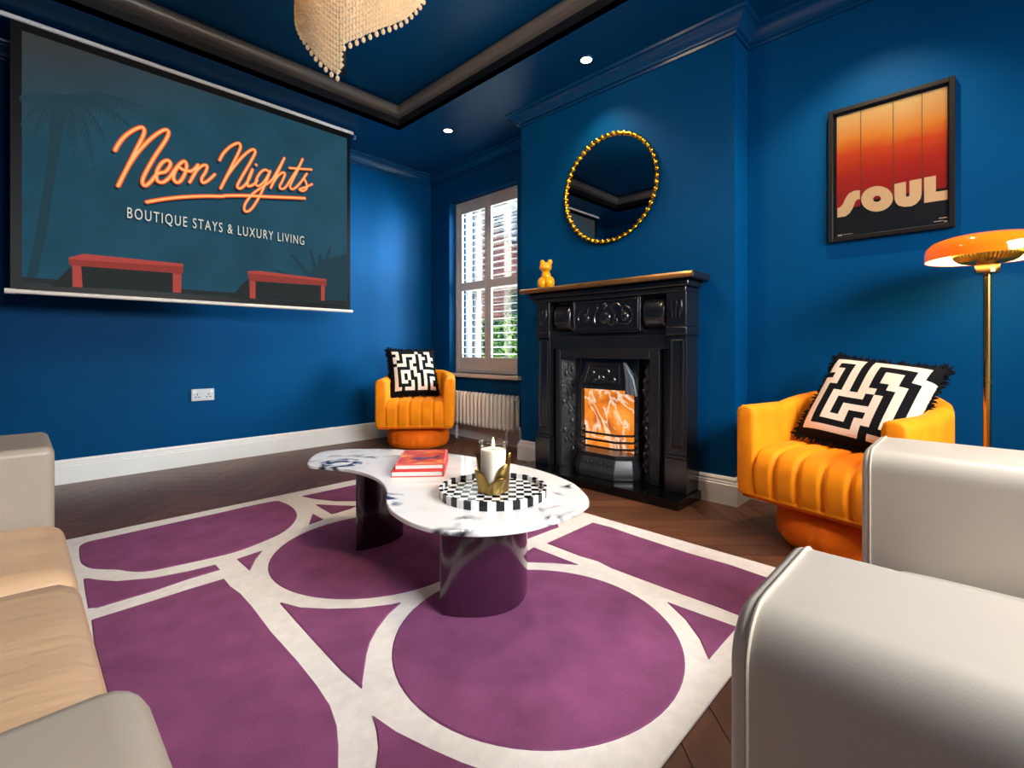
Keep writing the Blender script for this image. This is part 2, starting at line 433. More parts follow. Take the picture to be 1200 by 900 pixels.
# ------------------------------------------------------------------ window with shutters
win = thing('window_1', None, None, (X_FR, (WY0+WY1)/2, WZ0), kind='structure')
ft = .045; fd = .05
b = MB()
for lo, hi in [((X_FR, WY1-ft, WZ0), (X_FR+fd, WY1, WZ1)), ((X_FR, WY0, WZ0), (X_FR+fd, WY0+ft, WZ1)),
               ((X_FR, WY0+ft, WZ1-ft), (X_FR+fd, WY1-ft, WZ1)), ((X_FR, WY0+ft, WZ0), (X_FR+fd, WY1-ft, WZ0+ft))]: b.box(lo, hi)
b.build('shutter_frame', SHUT, win, bevel=.004, bseg=1)
b = MB().box((X_WI-.05, WY0-.05, WZ0-.035), (X_FR+.02, WY1+.03, WZ0))
b.build('window_sill', SHUT, win, bevel=.006)
ym = (WY0+WY1)/2; stl = .042; tz1 = WZ1-ft; 
zt0, zm1, zm0, zb1 = 2.60*h, 1.785*h, 1.69*h, .905*h
px0 = X_FR+.008; px1 = X_FR+.034
lou = None
for y0, y1 in ((WY0+ft+.002, ym-.002), (ym+.002, WY1-ft-.002)):
    b = MB()
    for lo, hi in [((px0, y0, WZ0+ft), (px1, y0+stl, tz1)), ((px0, y1-stl, WZ0+ft), (px1, y1, tz1)),
                   ((px0, y0+stl, zt0), (px1, y1-stl, tz1)), ((px0, y0+stl, zm0), (px1, y1-stl, zm1)), ((px0, y0+stl, WZ0+ft), (px1, y1-stl, zb1))]: b.box(lo, hi)
    pan = b.build('shutter_panel', SHUT, win, bevel=.003, bseg=1)
    for z0, z1, n in ((zm1, zt0, 11), (zb1, zm0, 10)):
        for k in range(n):
            z = z0+(k+.5)*(z1-z0)/n
            if lou is None:
                lb = MB(); wv = (y1-y0-2*stl)-.002
                prf = [(-.03, 0), (-.018, .0035), (0, .005), (.018, .0035), (.03, 0), (.018, -.0035), (0, -.005), (-.018, -.0035)]
                lb.prism([(x, -wv/2, zz) for x, zz in prf], (0, wv, 0))
                lou = lb.build('louvre', LOUV, pan, frame=Matrix.Identity(4)); lc = lou
            else: lc = copy_part(lou, pan)
            lc.matrix_local = getattr_frame(win).inverted() @ Matrix.Translation((X_FR+.021, (y0+y1)/2, z)) @ Matrix.Rotation(math.radians(-9), 4, 'Y')
# sash bars and panes beyond the shutters
b = MB(); xs = X_FR+.13
for lo, hi in [((xs, WY0, WZ0), (xs+.04, WY0+.05, WZ1)), ((xs, WY1-.05, WZ0), (xs+.04, WY1, WZ1)), ((xs, WY0+.05, WZ1-.05), (xs+.04, WY1-.05, WZ1)),
               ((xs, WY0+.05, WZ0), (xs+.04, WY1-.05, WZ0+.06)), ((xs, WY0+.05, zm0+.01), (xs+.04, WY1-.05, zm1-.01))]: b.box(lo, hi)
b.build('sash', SKIRT, win, bevel=.004, bseg=1)
for z0, z1 in ((WZ0+.06, zm0+.01), (zm1-.01, WZ1-.05)):
    MB().box((xs+.016, WY0+.05, z0), (xs+.022, WY1-.05, z1)).build('pane', GLASSP, win)
# window behind the camera
wb = thing('window_2', None, None, ((FWX0+FWX1)/2, Y_FR, FWZ0), kind='structure')
b = MB(); yw = Y_FR-.08; nx = 4
for i in range(nx+1):
    xx = FWX0+(FWX1-FWX0)*i/nx; b.box((max(FWX0, xx-.025), yw-.03, FWZ0), (min(FWX1, xx+.025), yw+.03, FWZ1))
for i in range(nx):
    xa, xb = FWX0+(FWX1-FWX0)*i/nx+.025, FWX0+(FWX1-FWX0)*(i+1)/nx-.025
    for zz in (FWZ0, (FWZ0+FWZ1)/2-.025, FWZ1-.05): b.box((xa, yw-.03, zz), (xb, yw+.03, zz+.05))
b.build('sash', SKIRT, wb)

# ================================================================== RUG
x0, y0, x1, y1 = RUG
rug = thing('rug', 'cream wool rug with carved plum circles and panels under the coffee table', 'rug', ((x0+x1)/2, (y0+y1)/2, 0))
MB().box((x0, y0, .0), (x1, y1, .010)).build('cream_ground', RUGC, rug, bevel=.004)
ZR = .0135
def W2(pp): return [on_z(x, y, ZR) for x, y in pp]
def fitcircle(pp):
    P = W2(pp)
    import numpy as np
    A = np.array([[2*p.x, 2*p.y, 1] for p in P]); c = np.array([p.x*p.x+p.y*p.y for p in P])
    s = np.linalg.lstsq(A, c, rcond=None)[0]; return s[0], s[1], math.sqrt(s[2]+s[0]**2+s[1]**2)
def panel(P, smooth_n=3):
    pts = [Vector((p[0], p[1], 0)) for p in P]
    if smooth_n > 1: pts = spline(pts, smooth_n, True)
    xa, ya, xb, yb = RUG; e = .012
    q = [(p.x, p.y) for p in pts]
    for a, b2, c in ((1, 0, xb-e), (-1, 0, -xa-e), (0, 1, yb-e), (0, -1, -ya-e)): q = clip(q, a, b2, c)
    if area2(q) < 0: q = q[::-1]
    n = len(q); cx = sum(p[0] for p in q)/n; cy = sum(p[1] for p in q)/n
    # carved edge: low rim then a pile top slightly inset
    ins = []
    for i in range(n):
        p0, p1, p2 = Vector(q[i-1]), Vector(q[i]), Vector(q[(i+1) % n])
        d = (p2-p0); d = d.normalized() if d.length > 1e-9 else Vector((1, 0)); ins.append(p1+Vector((-d.y, d.x))*.004)
    v = [(p[0], p[1], .0095) for p in q]+[(p.x, p.y, ZR) for p in ins]
    f = [tuple(range(n, 2*n))]+[(i, (i+1) % n, (i+1) % n+n, i+n) for i in range(n)]
    return MB().add(v, f).build('pile_panel', RUGP, rug)
def circ(c, n=72): return [(c[0]+c[2]*math.cos(2*PI*k/n), c[1]+c[2]*math.sin(2*PI*k/n)) for k in range(n)]
panel(W2([(92.5,641.7),(95.8,637.5),(105,634),(135,627.5),(180,617.5),(221.7,608.3),(260,600),(293,592.5),(321.7,587),(331.7,588.3),(343,594),(348,601.7),(346.7,608),(340,616.7),(326.7,625.8),(301.7,636.7),(276.7,645.8),(246.7,653.3),(196.7,664),(171.7,668.7),(151.7,668.7),(138,666.7),(113,665.8),(103,664),(94,657.5)]))
panel(W2([(97.5,678.3),(105,677),(118,679),(138,680.3),(180,676.7),(221.7,668.7),(253,661),(258,666.7),(221.7,677.5),(180,691.7),(151.7,700),(115,711),(103,712),(99.8,694.7)]), 1)
p3 = W2([(118.5,790),(110,755),(106.8,726),(161.7,708.7),(217.7,691),(263,677.5),(270,685.8),(281.7,694),(295,708.7),(318,739),(348.7,773),(372,802),(387,825),(395,848.7),(397,872),(396.5,900)])
p3 = [(p.x, p.y) for p in p3]+[(.44, .80), (.38, .68), (.28, .60), (.19, .56), (.172, .7)]
panel(p3, 1)
panel(W2([(277.5,654.7),(307.5,644.7),(300,654),(293,667.5),(291,666.7)]), 1)
C1 = fitcircle([(419,606),(393,611.7),(368,618),(346.7,628),(326.7,643),(317.5,656.7),(315.5,666.7),(321,678),(331.7,688),(350,696.7),(376.7,700),(388,701),(423,701),(460,697),(498,684.4),(518,680)])
panel(circ(C1), 1)
C2 = fitcircle([(456.7,785),(460,758),(474,731),(505.6,699.6),(618,667.5),(650,668),(675,671.7),(700,676.7),(733,690),(758,705),(775,721.7),(794,750.7),(802.6,778.7),(800,799.7),(789,820.7),(761,846),(721.7,866),(675,876.7),(640,877.8),(566.7,867),(530,851),(481,826.7),(464,804.7)])
panel(circ(C2), 1)
print('circles', C1, C2)
panel(W2([(640.8,636),(694,612),(716.7,617.5),(740,625.8),(806.7,647.5),(856.7,661.7),(897,675.5),(950,694),(905,735),(868,721),(840,710),(800,695.8),(750,677.5),(716.7,665),(700,656.7),(680,651)]), 1)
panel(W2([(782,705),(822,719),(864,734),(850,749.5),(831,771.7),(819.7,748),(803,725)]), 1)
panel(W2([(590,650),(618,645),(626,641),(678,661),(650,659),(618,658),(590,661)]), 1)
panel(W2([(618,631),(655,617),(648,600),(600,590),(575,600),(560,628),(590,640)]), 1)
panel(W2([(354,581),(418,567.5),(470,557.5),(500,563),(470,580),(445,586),(418,586.7),(393,586.7),(368,584)]), 1)
panel(W2([(370,591),(390,591.7),(418,592.5),(410,595.8),(393,601),(388,601.7)]), 1)
panel(W2([(366,601.7),(379,608),(361.7,614)]), 1)
panel(W2([(327.7,706),(353,711),(386,712.6),(423,711.5),(458,707.5),(470,705.7),(455,719),(442,736),(433.5,752),(429.8,765.6),(426,790),(423.7,806),(400,785.7),(369.7,753),(348.7,729.7)]), 1)
p15 = W2([(437,836.5),(464,855),(505.6,875.6),(542,891.5),(566.7,900)])
panel([(p.x, p.y) for p in p15]+[(.70, .62), (.66, .53), (.60, .52), (.55, .70)]+[(p.x, p.y) for p in W2([(439.6,900),(443,875.6),(440.8,856)])], 1)

# ================================================================== PROJECTION SCREEN
YS = 4.34*h
scr = thing('projection_screen', 'pull-down projector screen showing an orange neon script sign on teal', 'projector screen', (1.1*h, YS, 0))
A0, A1 = on_y(5, 343, YS), on_y(413, 364, YS); TL, TR = on_y(0, 11, YS), on_y(413, 156, YS)
zt = (TL.z+TR.z)/2; zb = (A0.z+A1.z)/2-.004; xl, xr = A0.x, A1.x
fl, fr_ = on_y(12, 300, YS).x, on_y(410.5, 300, YS).x
MB().box((fl, YS, zb+.012), (fr_, YS+.002, zt-.01)).build('black_fabric', BLACK, scr)
MB().tube([(TL.x, YS, zt-.008), (TR.x, YS, zt-.008)], .013, 12).build('top_bar', M('white_bar', (224, 224, 228), .35), scr, smooth=True)
MB().tube([(xl, YS, zb+.006), (xl+.04, YS, zb+.006), (xl+.041, YS, zb+.006), (xr, YS, zb+.006)], [.014, .014, .012, .012], 12).build('bottom_bar', M('satin_aluminium', (235, 228, 216), .35), scr, smooth=True)
for xx in (TL.x-.012, TR.x+.012):
    bk = MB(); bk.tube([(xx-.012, YS, zt-.03), (xx+.012, YS, zt-.03)], .026, 14); bk.box((xx-.006, YS-.012, zt-.03), (xx+.006, YS+.012, Z_C))
    bk.build('end_bracket', CHROME, scr, smooth=True)
def Sx(px, py, d=0): p = on_y(px, py, YS); return Vector((p.x, YS-d, p.z))
i0, i1 = on_y(25.5, 36, YS), on_y(406.3, 162.3, YS); j0, j1 = on_y(25.5, 332, YS), on_y(406.3, 357, YS)
iz1 = (i0.z+i1.z)/2; iz0 = (j0.z+j1.z)/2
def picmat():
    m, t, b, N, L = node_mat('projected_teal_wall')
    tc = N('TexCoord'); n = N('TexNoise'); n.inputs['Scale'].default_value = 3; n.inputs['Detail'].default_value = 7; L(tc.outputs['Object'], n.inputs['Vector'])
    r = N('ValToRGB'); ramp(r, [(.3, lin((36, 78, 96))), (.7, lin((44, 94, 116)))]); L(n.outputs[0], r.inputs[0])
    sp = N('SeparateXYZ'); L(tc.outputs['Object'], sp.inputs[0])
    # the printed picture itself darkens to grey at its top left
    ad = N('Math'); ad.operation = 'MULTIPLY_ADD'; ad.inputs[1].default_value = -.45; L(sp.outputs[0], ad.inputs[0]); L(sp.outputs[2], ad.inputs[2])
    mr = N('MapRange'); mr.inputs[1].default_value = 2.35; mr.inputs[2].default_value = 2.9; L(ad.outputs[0], mr.inputs[0])
    mx = N('Mix'); mx.data_type = 'RGBA'; L(mr.outputs[0], mx.inputs[0]); L(r.outputs[0], mx.inputs[6]); mx.inputs[7].default_value = (*lin((66, 68, 68)), 1)
    b.inputs['Base Color'].default_value = (.004, .008, .01, 1); b.inputs['Specular IOR Level'].default_value = .05; L(mx.outputs[2], b.inputs['Emission Color']); b.inputs['Emission Strength'].default_value = .66
    b.inputs['Roughness'].default_value = .9; return m
pic = MB().box((i0.x, YS-.003, iz0), (i1.x, YS-.0001, iz1)).build('picture', picmat(), scr)
PD = {k: M('pic_'+k, tuple(v*.2 for v in c), .9, emit=c, estr=s, spec=0) for k, (c, s) in dict(palm=((44, 72, 84), .72), floor=((52, 58, 58), .7), red=((198, 84, 76), .7), dred=((166, 70, 64), .7), shade=((50, 54, 54), .75),
      orange=((255, 104, 40), 1.0), core=((255, 186, 120), 1.1), dark=((34, 52, 64), .7), white=((226, 222, 206), .9)).items()}
PK = ('palm', 'floor', 'red', 'dred', 'shade'); PL = [PD[k] for k in PK]
art = MB()
def art_poly(pts, key, d): art.add([Sx(x, y, d) for x, y in pts], [tuple(range(len(pts)))], PK.index(key))
def z5(pts): return [(20+x/3.214, 60+y/3.214) for x, y in pts]
def z4(pts): return [(60+x/3.4286, 280+y/3.4286) for x, y in pts]
art_poly(z5([(128,240),(185,225),(178,280),(165,340),(142,480),(112,680),(70,868),(32,868),(70,700),(98,520),(122,340)]), 'palm', .0034)
random.seed(3)
for (ex, ey, n_) in ((20, 270, 8), (70, 300, 6), (215, 400, 8), (290, 440, 10), (325, 330, 9), (410, 270, 10), (455, 200, 9), (10, 170, 8), (370, 170, 8), (130, 330, 6)):
    sx_, sy_ = 175, 170; rib = []
    for k in range(19):
        t = k/18; rib.append((sx_+(ex-sx_)*t, sy_+(ey-sy_)*t*t-50*t*(1-t)))
    for k in range(1, 19):
        x, y = rib[k]; px_, py_ = rib[k-1]; wd = 8*(1-k/22)
        art_poly(z5([(max(9, px_), py_-wd*.6), (max(9, x), y-wd*.5), (max(9, x), y+wd*.5), (max(9, px_), py_+wd*.6)]), 'palm', .0034+random.random()*.0001)
        for sgn in (-1, 1):
            ln = 55*math.sin(PI*(.12+.8*k/18)); lx = max(9, x+sgn*ln*.42+(ex-sx_)*.06); ly = y+ln*.95
            art_poly(z5([(max(9, x-3.5), y), (max(9, x+3.5), y), (lx+1.5, ly), (lx-.5, ly)]), 'palm', .0036+random.random()*.0001)
for (ex, ey) in ((890, 120), (960, 60), (1040, 40), (1120, 30), (1160, 80), (930, 150), (1080, 60)):
    art_poly(z4([(1060, 190), (1085, 190), (ex+6, ey), (ex-4, ey+3)]), 'palm', .0036+random.random()*.0001)
art_poly(z4([(1020,160),(1080,90),(1186,60),(1186,262),(1060,255)]), 'palm', .0034)
xb0, xb1 = i0.x+.002, i1.x-.002
art.add([(xb0, YS-.0038, iz0+.001), (xb1, YS-.0038, iz0+.001), (xb1, YS-.0038, iz0+.03), (xb0, YS-.0038, iz0+.03)], [(0, 1, 2, 3)], 1)
for pts in ([(85,105),(520,140),(520,214),(85,192)], [(795,168),(1095,190),(1095,246),(800,238)], [(0,190),(80,110),(85,195)], [(720,235),(790,160),(800,240)]): art_poly(z4(pts), 'shade', .004)
for pts in ([(70,75),(130,60),(530,100),(530,112),(72,82)], [(788,130),(830,128),(1105,162),(1105,170),(790,138)]): art_poly(z4(pts), 'red', .0046)
for pts in ([(70,80),(530,110),(530,140),(72,106)], [(788,136),(1105,168),(1105,188),(795,168)]): art_poly(z4(pts), 'dred', .0044)
for pts in ([(85,106),(120,110),(126,195),(86,193)], [(488,138),(523,141),(521,217),(488,215)], [(797,168),(820,172),(820,240),(797,238)], [(1083,186),(1099,188),(1097,249),(1083,248)]): art_poly(z4(pts), 'red', .0045)
art.build('scenery', PL, pic)
def z1(pts): return [(120+x/8.179, 130+y/8.182) for x, y in pts]
def z2(pts): return [(240+x/8.179, 150+y/8.182) for x, y in pts]
STK = [z1([(120,380),(160,310),(220,240),(300,185),(375,158),(400,190),(385,250),(330,360),(240,540),(190,640),(150,720)]),
 z1([(150,720),(240,545),(330,410),(440,290),(540,210),(610,182),(632,215),(600,290),(500,440),(420,580),(385,660),(390,708),(420,715),(470,670),(525,605),(600,585),(640,540),(650,500),(620,475),(570,500),(530,560),(515,620),(530,675),(580,685),(640,640),(690,570),(740,510),(785,485),(805,525),(790,600),(750,670),(710,688),(680,650),(690,590),(725,540),(770,565),(840,580),(880,560),(915,520)]),
 z1([(915,520),(890,590),(835,685)]), z1([(850,655),(900,575),(960,525),(1000,528),(990,580),(950,650),(962,690),(1010,670),(1075,610)]),
 z2([(140,310),(180,240),(250,175),(320,147),(340,178),(320,240),(260,360),(200,480),(150,580)]),
 z2([(150,580),(220,450),(320,320),(400,240),(460,207),(480,235),(440,320),(370,440),(320,530),(310,568),(340,580),(390,540),(430,470),(455,400)]),
 z2([(455,400),(420,480),(405,540),(420,560),(470,540),(500,500)]),
 z2([(620,430),(580,402),(530,430),(490,500),(490,545),(520,555),(570,510),(625,415)]),
 z2([(625,415),(580,530),(520,660),(450,770),(400,803),(375,780),(390,720),(460,630),(560,560),(640,500),(700,400),(760,290)]),
 z2([(760,290),(700,420),(630,575)]), z2([(640,550),(690,470),(740,430),(765,443),(740,510),(715,560),(730,585),(770,570),(830,480),(900,370),(935,300)]),
 z2([(935,300),(880,420),(820,540),(820,578),(850,585),(910,530),(975,440)]), z2([(975,440),(950,480),(970,530),(975,575),(940,605),(905,590),(960,570),(1025,540)]),
 z2([(810,385),(910,393),(1020,400)]), z2([(488,352),(492,358)]),
 z1([(425,875),(600,845),(800,825),(1000,818),(1145,820)])+z2([(200,650),(400,650),(600,660),(800,668),(955,675)])]
def ribbon(bld, path, wd, d, off=(0, 0)):
    P = [Sx(x+off[0], y+off[1], d) for x, y in path]
    P = spline(P, 7); v = []
    n = len(P)
    for i, p in enumerate(P):
        t = P[min(i+1, n-1)]-P[max(i-1, 0)]; t = t.normalized() if t.length > 1e-9 else Vector((1, 0, 0))
        q = Vector((-t.z, 0, t.x))*wd; v += [p+q, p-q]
    bld.add(v, [(2*i, 2*i+1, 2*i+3, 2*i+2) for i in range(n-1)])
    for p, t in ((P[0], P[0]-P[1]), (P[-1], P[-1]-P[-2])):
        k = [p+Vector((math.cos(a), 0, math.sin(a)))*wd for a in [2*PI*i/10 for i in range(10)]]; bld.add([(q.x, q.y-.00005, q.z) for q in k], [tuple(range(10))])
for key, wd, d, off in (('dark', .011, .0042, (-2.2, 2.6)), ('orange', .0125, .0055, (0, 0)), ('core', .0055, .0063, (0, 0))):
    bld = MB()
    for k, s in enumerate(STK):
        f_ = 1.0 if k < 2 or k == len(STK)-1 else (.8 if k > 6 else .88)
        ribbon(bld, s, wd*f_, d+.00002*k, off)
    bld.build('neon_lettering' if key != 'dark' else 'lettering_shadow', PD[key], pic)
def textmesh(body, size, mat, name, parent, p0, p1, zh):
    """text fitted between p0 (baseline left) and p1 (baseline right), cap height zh"""
    cu = bpy.data.curves.new(name, 'FONT'); cu.body = body; cu.size = 1; cu.space_character = 1.25
    to = bpy.data.objects.new(name, cu); COL.objects.link(to)
    dg = bpy.context.evaluated_depsgraph_get(); dg.update(); me0 = to.evaluated_get(dg).to_mesh()
    vs_ = [v.co.copy() for v in me0.vertices]; fs = [tuple(p.vertices) for p in me0.polygons]
    bpy.data.objects.remove(to); bpy.data.curves.remove(cu)
    x0_, x1_ = min(v.x for v in vs_), max(v.x for v in vs_); hcap = max(v.y for v in vs_)
    L_ = (p1-p0); V = [p0+L_*((v.x-x0_)/(x1_-x0_))+Vector((0, 0, v.y/hcap*zh)) for v in vs_]
    o = MB().add(V, fs).build(name, mat, parent); o['kind'] = 'stuff'; return o
tp0, tp1 = Sx(149, 257.5, .0065), Sx(356, 285.5, .0065); tz_ = (tp0.z+tp1.z)/2; zh = Sx(150, 245, 0).z-Sx(150, 257.5, 0).z
tp0.z = tp1.z = tz_
textmesh('BOUTIQUE STAYS & LUXURY LIVING', 1, PD['white'], 'caption_lettering', pic, tp0, tp1, zh)
tq0, tq1 = tp0+Vector((-.008, .001, -.010)), tp1+Vector((-.008, .001, -.010))
textmesh('BOUTIQUE STAYS & LUXURY LIVING', 1, PD['dark'], 'caption_shadow', pic, tq0, tq1, zh)

# ================================================================== SOCKET
p = on_y(237.5, 462.5, Y_BK)
so = thing('wall_socket', 'white double wall socket above the skirting under the projector screen', 'socket', (p.x, Y_BK, p.z))
MB().box((p.x-.074, Y_BK-.010, p.z-.044), (p.x+.074, Y_BK, p.z+.044)).build('face_plate', M('socket_plate', (196, 200, 206), .3), so, bevel=.003)
for sx in (-.036, .036):
    MB().box((p.x+sx*1.55-.008, Y_BK-.013, p.z+.014), (p.x+sx*1.55+.008, Y_BK-.0095, p.z+.034)).build('switch', WHITE, so)
    hb = MB()
    for dx, dz, ww, hh in ((0, .010, .003, .006), (-.011, -.010, .005, .003), (.011, -.010, .005, .003)):
        hb.box((p.x+sx+dx-ww, Y_BK-.0105, p.z-.006+dz-hh), (p.x+sx+dx+ww, Y_BK-.0099, p.z-.006+dz+hh))
    hb.build('pin_holes', BLACK, so)

# ================================================================== RADIATOR
xrad = X_WI-.10
pa, pb = on_x(530, 470, xrad), on_x(606, 470, xrad)
rz0 = on_x(600, 505, xrad).z; rz1 = on_x(600, 464, xrad).z
rad = thing('radiator', 'low white column radiator under the shuttered window', 'radiator', (xrad, (pa.y+pb.y)/2, 0))
ncol = 18; ya, yb2 = pa.y+.06, pb.y
sp_ = (ya-yb2)/ncol; first = None
for k in range(ncol):
    yy = yb2+(k+.5)*sp_
    if first is None:
        b = MB(); rr = sp_*.36
        for dx in (-.03, .03):
            b.tube([(dx, 0, rz0), (dx, 0, rz0+.02), (dx, 0, rz1-.02), (dx, 0, rz1)], [rr*.7, rr, rr, rr*.7], 10)
        for zz in (rz0+.03, rz1-.03):
            b.tube([(-.05, 0, zz), (-.03, 0, zz), (.03, 0, zz), (.05, 0, zz)], [rr*.5, rr*1.1, rr*1.1, rr*.5], 10)
            b.tube([(0, -sp_*.5, zz), (0, sp_*.5, zz)], .014, 10)
        first = b.build('column', RADW, rad, smooth=True, frame=Matrix.Identity(4)); c = first
    else: c = copy_part(first, rad)
    c.location = (0, yy-(pa.y+pb.y)/2, 0)
b = MB(); yv = yb2-.03
b.tube([(xrad, yb2+.01, rz0+.03), (xrad, yv, rz0+.03)], .011, 10); b.tube([(xrad, yv, rz0+.04), (xrad, yv, 0)], .008, 10); b.tube([(xrad, yv, rz0+.02), (xrad, yv, rz0+.05)], .016, 10)
b.build('valve_pipe', CHROME, rad, smooth=True)
for yy in (yb2+sp_*2.5, ya-sp_*2.5): MB().tube([(xrad, yy, rz0+.03), (xrad, yy, 0)], .010, 8).build('foot', RADW, rad, smooth=True)

# ================================================================== FIREPLACE
yc = 2.0*h; XB = X_BR
fp = thing('fireplace', 'black cast iron fireplace with mantel shelf and glowing amber fire panel', 'fireplace', (XB, yc, 0))
ZH = .062*h
he = thing('hearth', 'polished black stone hearth slab under the fireplace', 'hearth', (XB, yc, 0))
MB().box((2.845*h, 1.335*h, 0), (XB-.001, 2.70*h, ZH)).build('hearth_slab', GRANITE, he, bevel=.004)
def fbox(name, x0, x1, y0, y1, z0, z1, mat=IRON, bev=.004, par=None, seg=2):
    return MB().box((x0*h, y0*h, z0*h), (x1*h, y1*h, z1*h)).build(name, mat, par or fp, bevel=bev, bseg=seg)
zh_ = ZH/h
# mantel shelf: moulded slab, warm reflection on its front edge coloured in as bronze
MSH = M('mantel_black', (26, 25, 25), .2, coat=.3)
MED = M('mantel_edge_reflection', (176, 132, 82), .3, metal=.85, vary=.15, vscale=20)
MEG = M('mantel_end', (150, 152, 156), .3, metal=.6)
m0, m1 = 1.286, 2.754
sh = fbox('mantel_shelf', 2.945, 3.205, m0, m1, 1.452, 1.497, MSH, .006)
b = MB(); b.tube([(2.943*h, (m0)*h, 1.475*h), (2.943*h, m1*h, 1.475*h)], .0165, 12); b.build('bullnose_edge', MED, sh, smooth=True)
fbox('cornice', 2.985, 3.205, m0+.05, m1-.05, 1.41, 1.452, IRON, .008)
fbox('bed_mould', 3.005, 3.205, m0+.075, m1-.075, 1.375, 1.41, IRON, .006)
# pilasters
PY = ((1.367, 1.490), (2.510, 2.633))
for y0, y1 in PY:
    pil = fbox('pilaster', 3.028, 3.205, y0, y1, .30, 1.09, IRON, .003)
    b = MB()
    for yy in (y0+.022, y1-.022): b.tube([(3.026*h, yy*h, .36*h), (3.026*h, yy*h, 1.06*h)], .006, 8)
    for zz in (.36, 1.06): b.tube([(3.026*h, (y0+.022)*h, zz*h), (3.026*h, (y1-.022)*h, zz*h)], .006, 8)
    b.build('raised_bead', IRON, pil, smooth=True)
    pl = fbox('plinth_block', 3.000, 3.205, y0-.014, y1+.014, zh_, .285, IRON, .005)
    fbox('plinth_cap', 3.010, 3.205, y0-.006, y1+.006, .285, .305, IRON, .004, pl)
    cap = fbox('capital_block', 3.012, 3.205, y0-.006, y1+.006, 1.15, 1.375, IRON, .003)
    fbox('necking', 3.004, 3.205, y0-.012, y1+.012, 1.09, 1.15, IRON, .008, cap)
    # carved tulip on the capital
    b = MB(); ym_ = (y0+y1)/2
    for dy, tl in ((0, 0), (-.022, -.4), (.022, .4)):
        pts = [(3.010*h, (ym_+dy*(1+tl*0)+dy*k*.6)*h, (1.20+.12*k)*h) for k in (0, .25, .5, .75, 1)]
        b.tube(pts, [.002, .010, .013, .009, .002], 8)
    b.build('tulip_carving', IRON, cap, smooth=True)
# frieze
fbox('frieze_back', 3.085, 3.205, 1.490, 2.510, 1.09, 1.40, IRON, .002)
fbox('architrave', 3.050, 3.085, 1.490, 2.510, 1.00, 1.10, IRON, .006)
for y0, y1 in ((1.505, 1.70), (2.30, 2.495)):
    b = MB()
    def fn(u, v, y0=y0, y1=y1):
        bu = (1-abs(2*v-1)**3)*(1-abs(2*u-1)**8)
        return Vector(((3.083-.055*bu)*h, (y0+(y1-y0)*u)*h, (1.14+.22*v)*h))
    b.grid(fn, 18, 14); b.build('pulvinated_panel', IRON, fp, smooth=True)
cp = fbox('centre_panel', 3.04, 3.085, 1.705, 2.295, 1.125, 1.385, IRON, .004)
b = MB()
for lo, hi in (((3.028, 1.715, 1.14), (3.04, 1.735, 1.37)), ((3.028, 2.265, 1.14), (3.04, 2.285, 1.37)), ((3.028, 1.735, 1.14), (3.04, 2.265, 1.158)), ((3.028, 1.735, 1.352), (3.04, 2.265, 1.37))):
    b.box([q*h for q in lo], [q*h for q in hi])
b.build('panel_frame', IRON, cp, bevel=.003)
b = MB()
def ell(b, c, r, seg=12, rings=7):
    b.grid(lambda u, v: Vector((c[0]+r[0]*math.sin(PI*v)*math.cos(2*PI*u), c[1]+r[1]*math.sin(PI*v)*math.sin(2*PI*u), c[2]-r[2]*math.cos(PI*v))), seg, rings, closeu=True)
ell(b, (3.04*h, 2.0*h, 1.235*h), (.016, .045, .045)); ell(b, (3.04*h, 2.0*h, 1.32*h), (.010, .02, .025))
for s in (-1, 1):
    ell(b, (3.04*h, (2.0+s*.17)*h, 1.235*h), (.014, .03, .035)); ell(b, (3.04*h, (2.0+s*.10)*h, 1.21*h), (.008, .014, .02))
    b.tube(spline([(3.038*h, (2.0+s*a)*h, z*h) for a, z in ((.03, 1.19), (.075, 1.18), (.085, 1.25), (.06, 1.31), (.10, 1.335), (.14, 1.31), (.15, 1.27))], 5), .0055, 7)
    b.tube(spline([(3.038*h, (2.0+s*a)*h, z*h) for a, z in ((.12, 1.19), (.2, 1.185), (.235, 1.23), (.215, 1.29), (.18, 1.31))], 5), .005, 7)
b.build('urn_carving', IRON, cp, smooth=True)
# backing between pilasters beside the insert
fbox('side_slip', 3.10, 3.205, 1.490, 1.575, zh_, 1.0, IRON, .002); fbox('side_slip', 3.10, 3.205, 2.465, 2.510, zh_, 1.0, IRON, .002)
# cast insert: border frame
IY0, IY1 = 1.568, 2.473
b = MB()
for lo, hi in (((3.055, IY0, zh_), (3.10, IY0+.075, 1.0)), ((3.055, IY1-.045, zh_), (3.10, IY1, 1.0)), ((3.055, IY0+.075, .93), (3.10, IY1-.045, 1.0))): b.box([q*h for q in lo], [q*h for q in hi])
ins = b.build('insert_frame', IRONR, fp, bevel=.005)
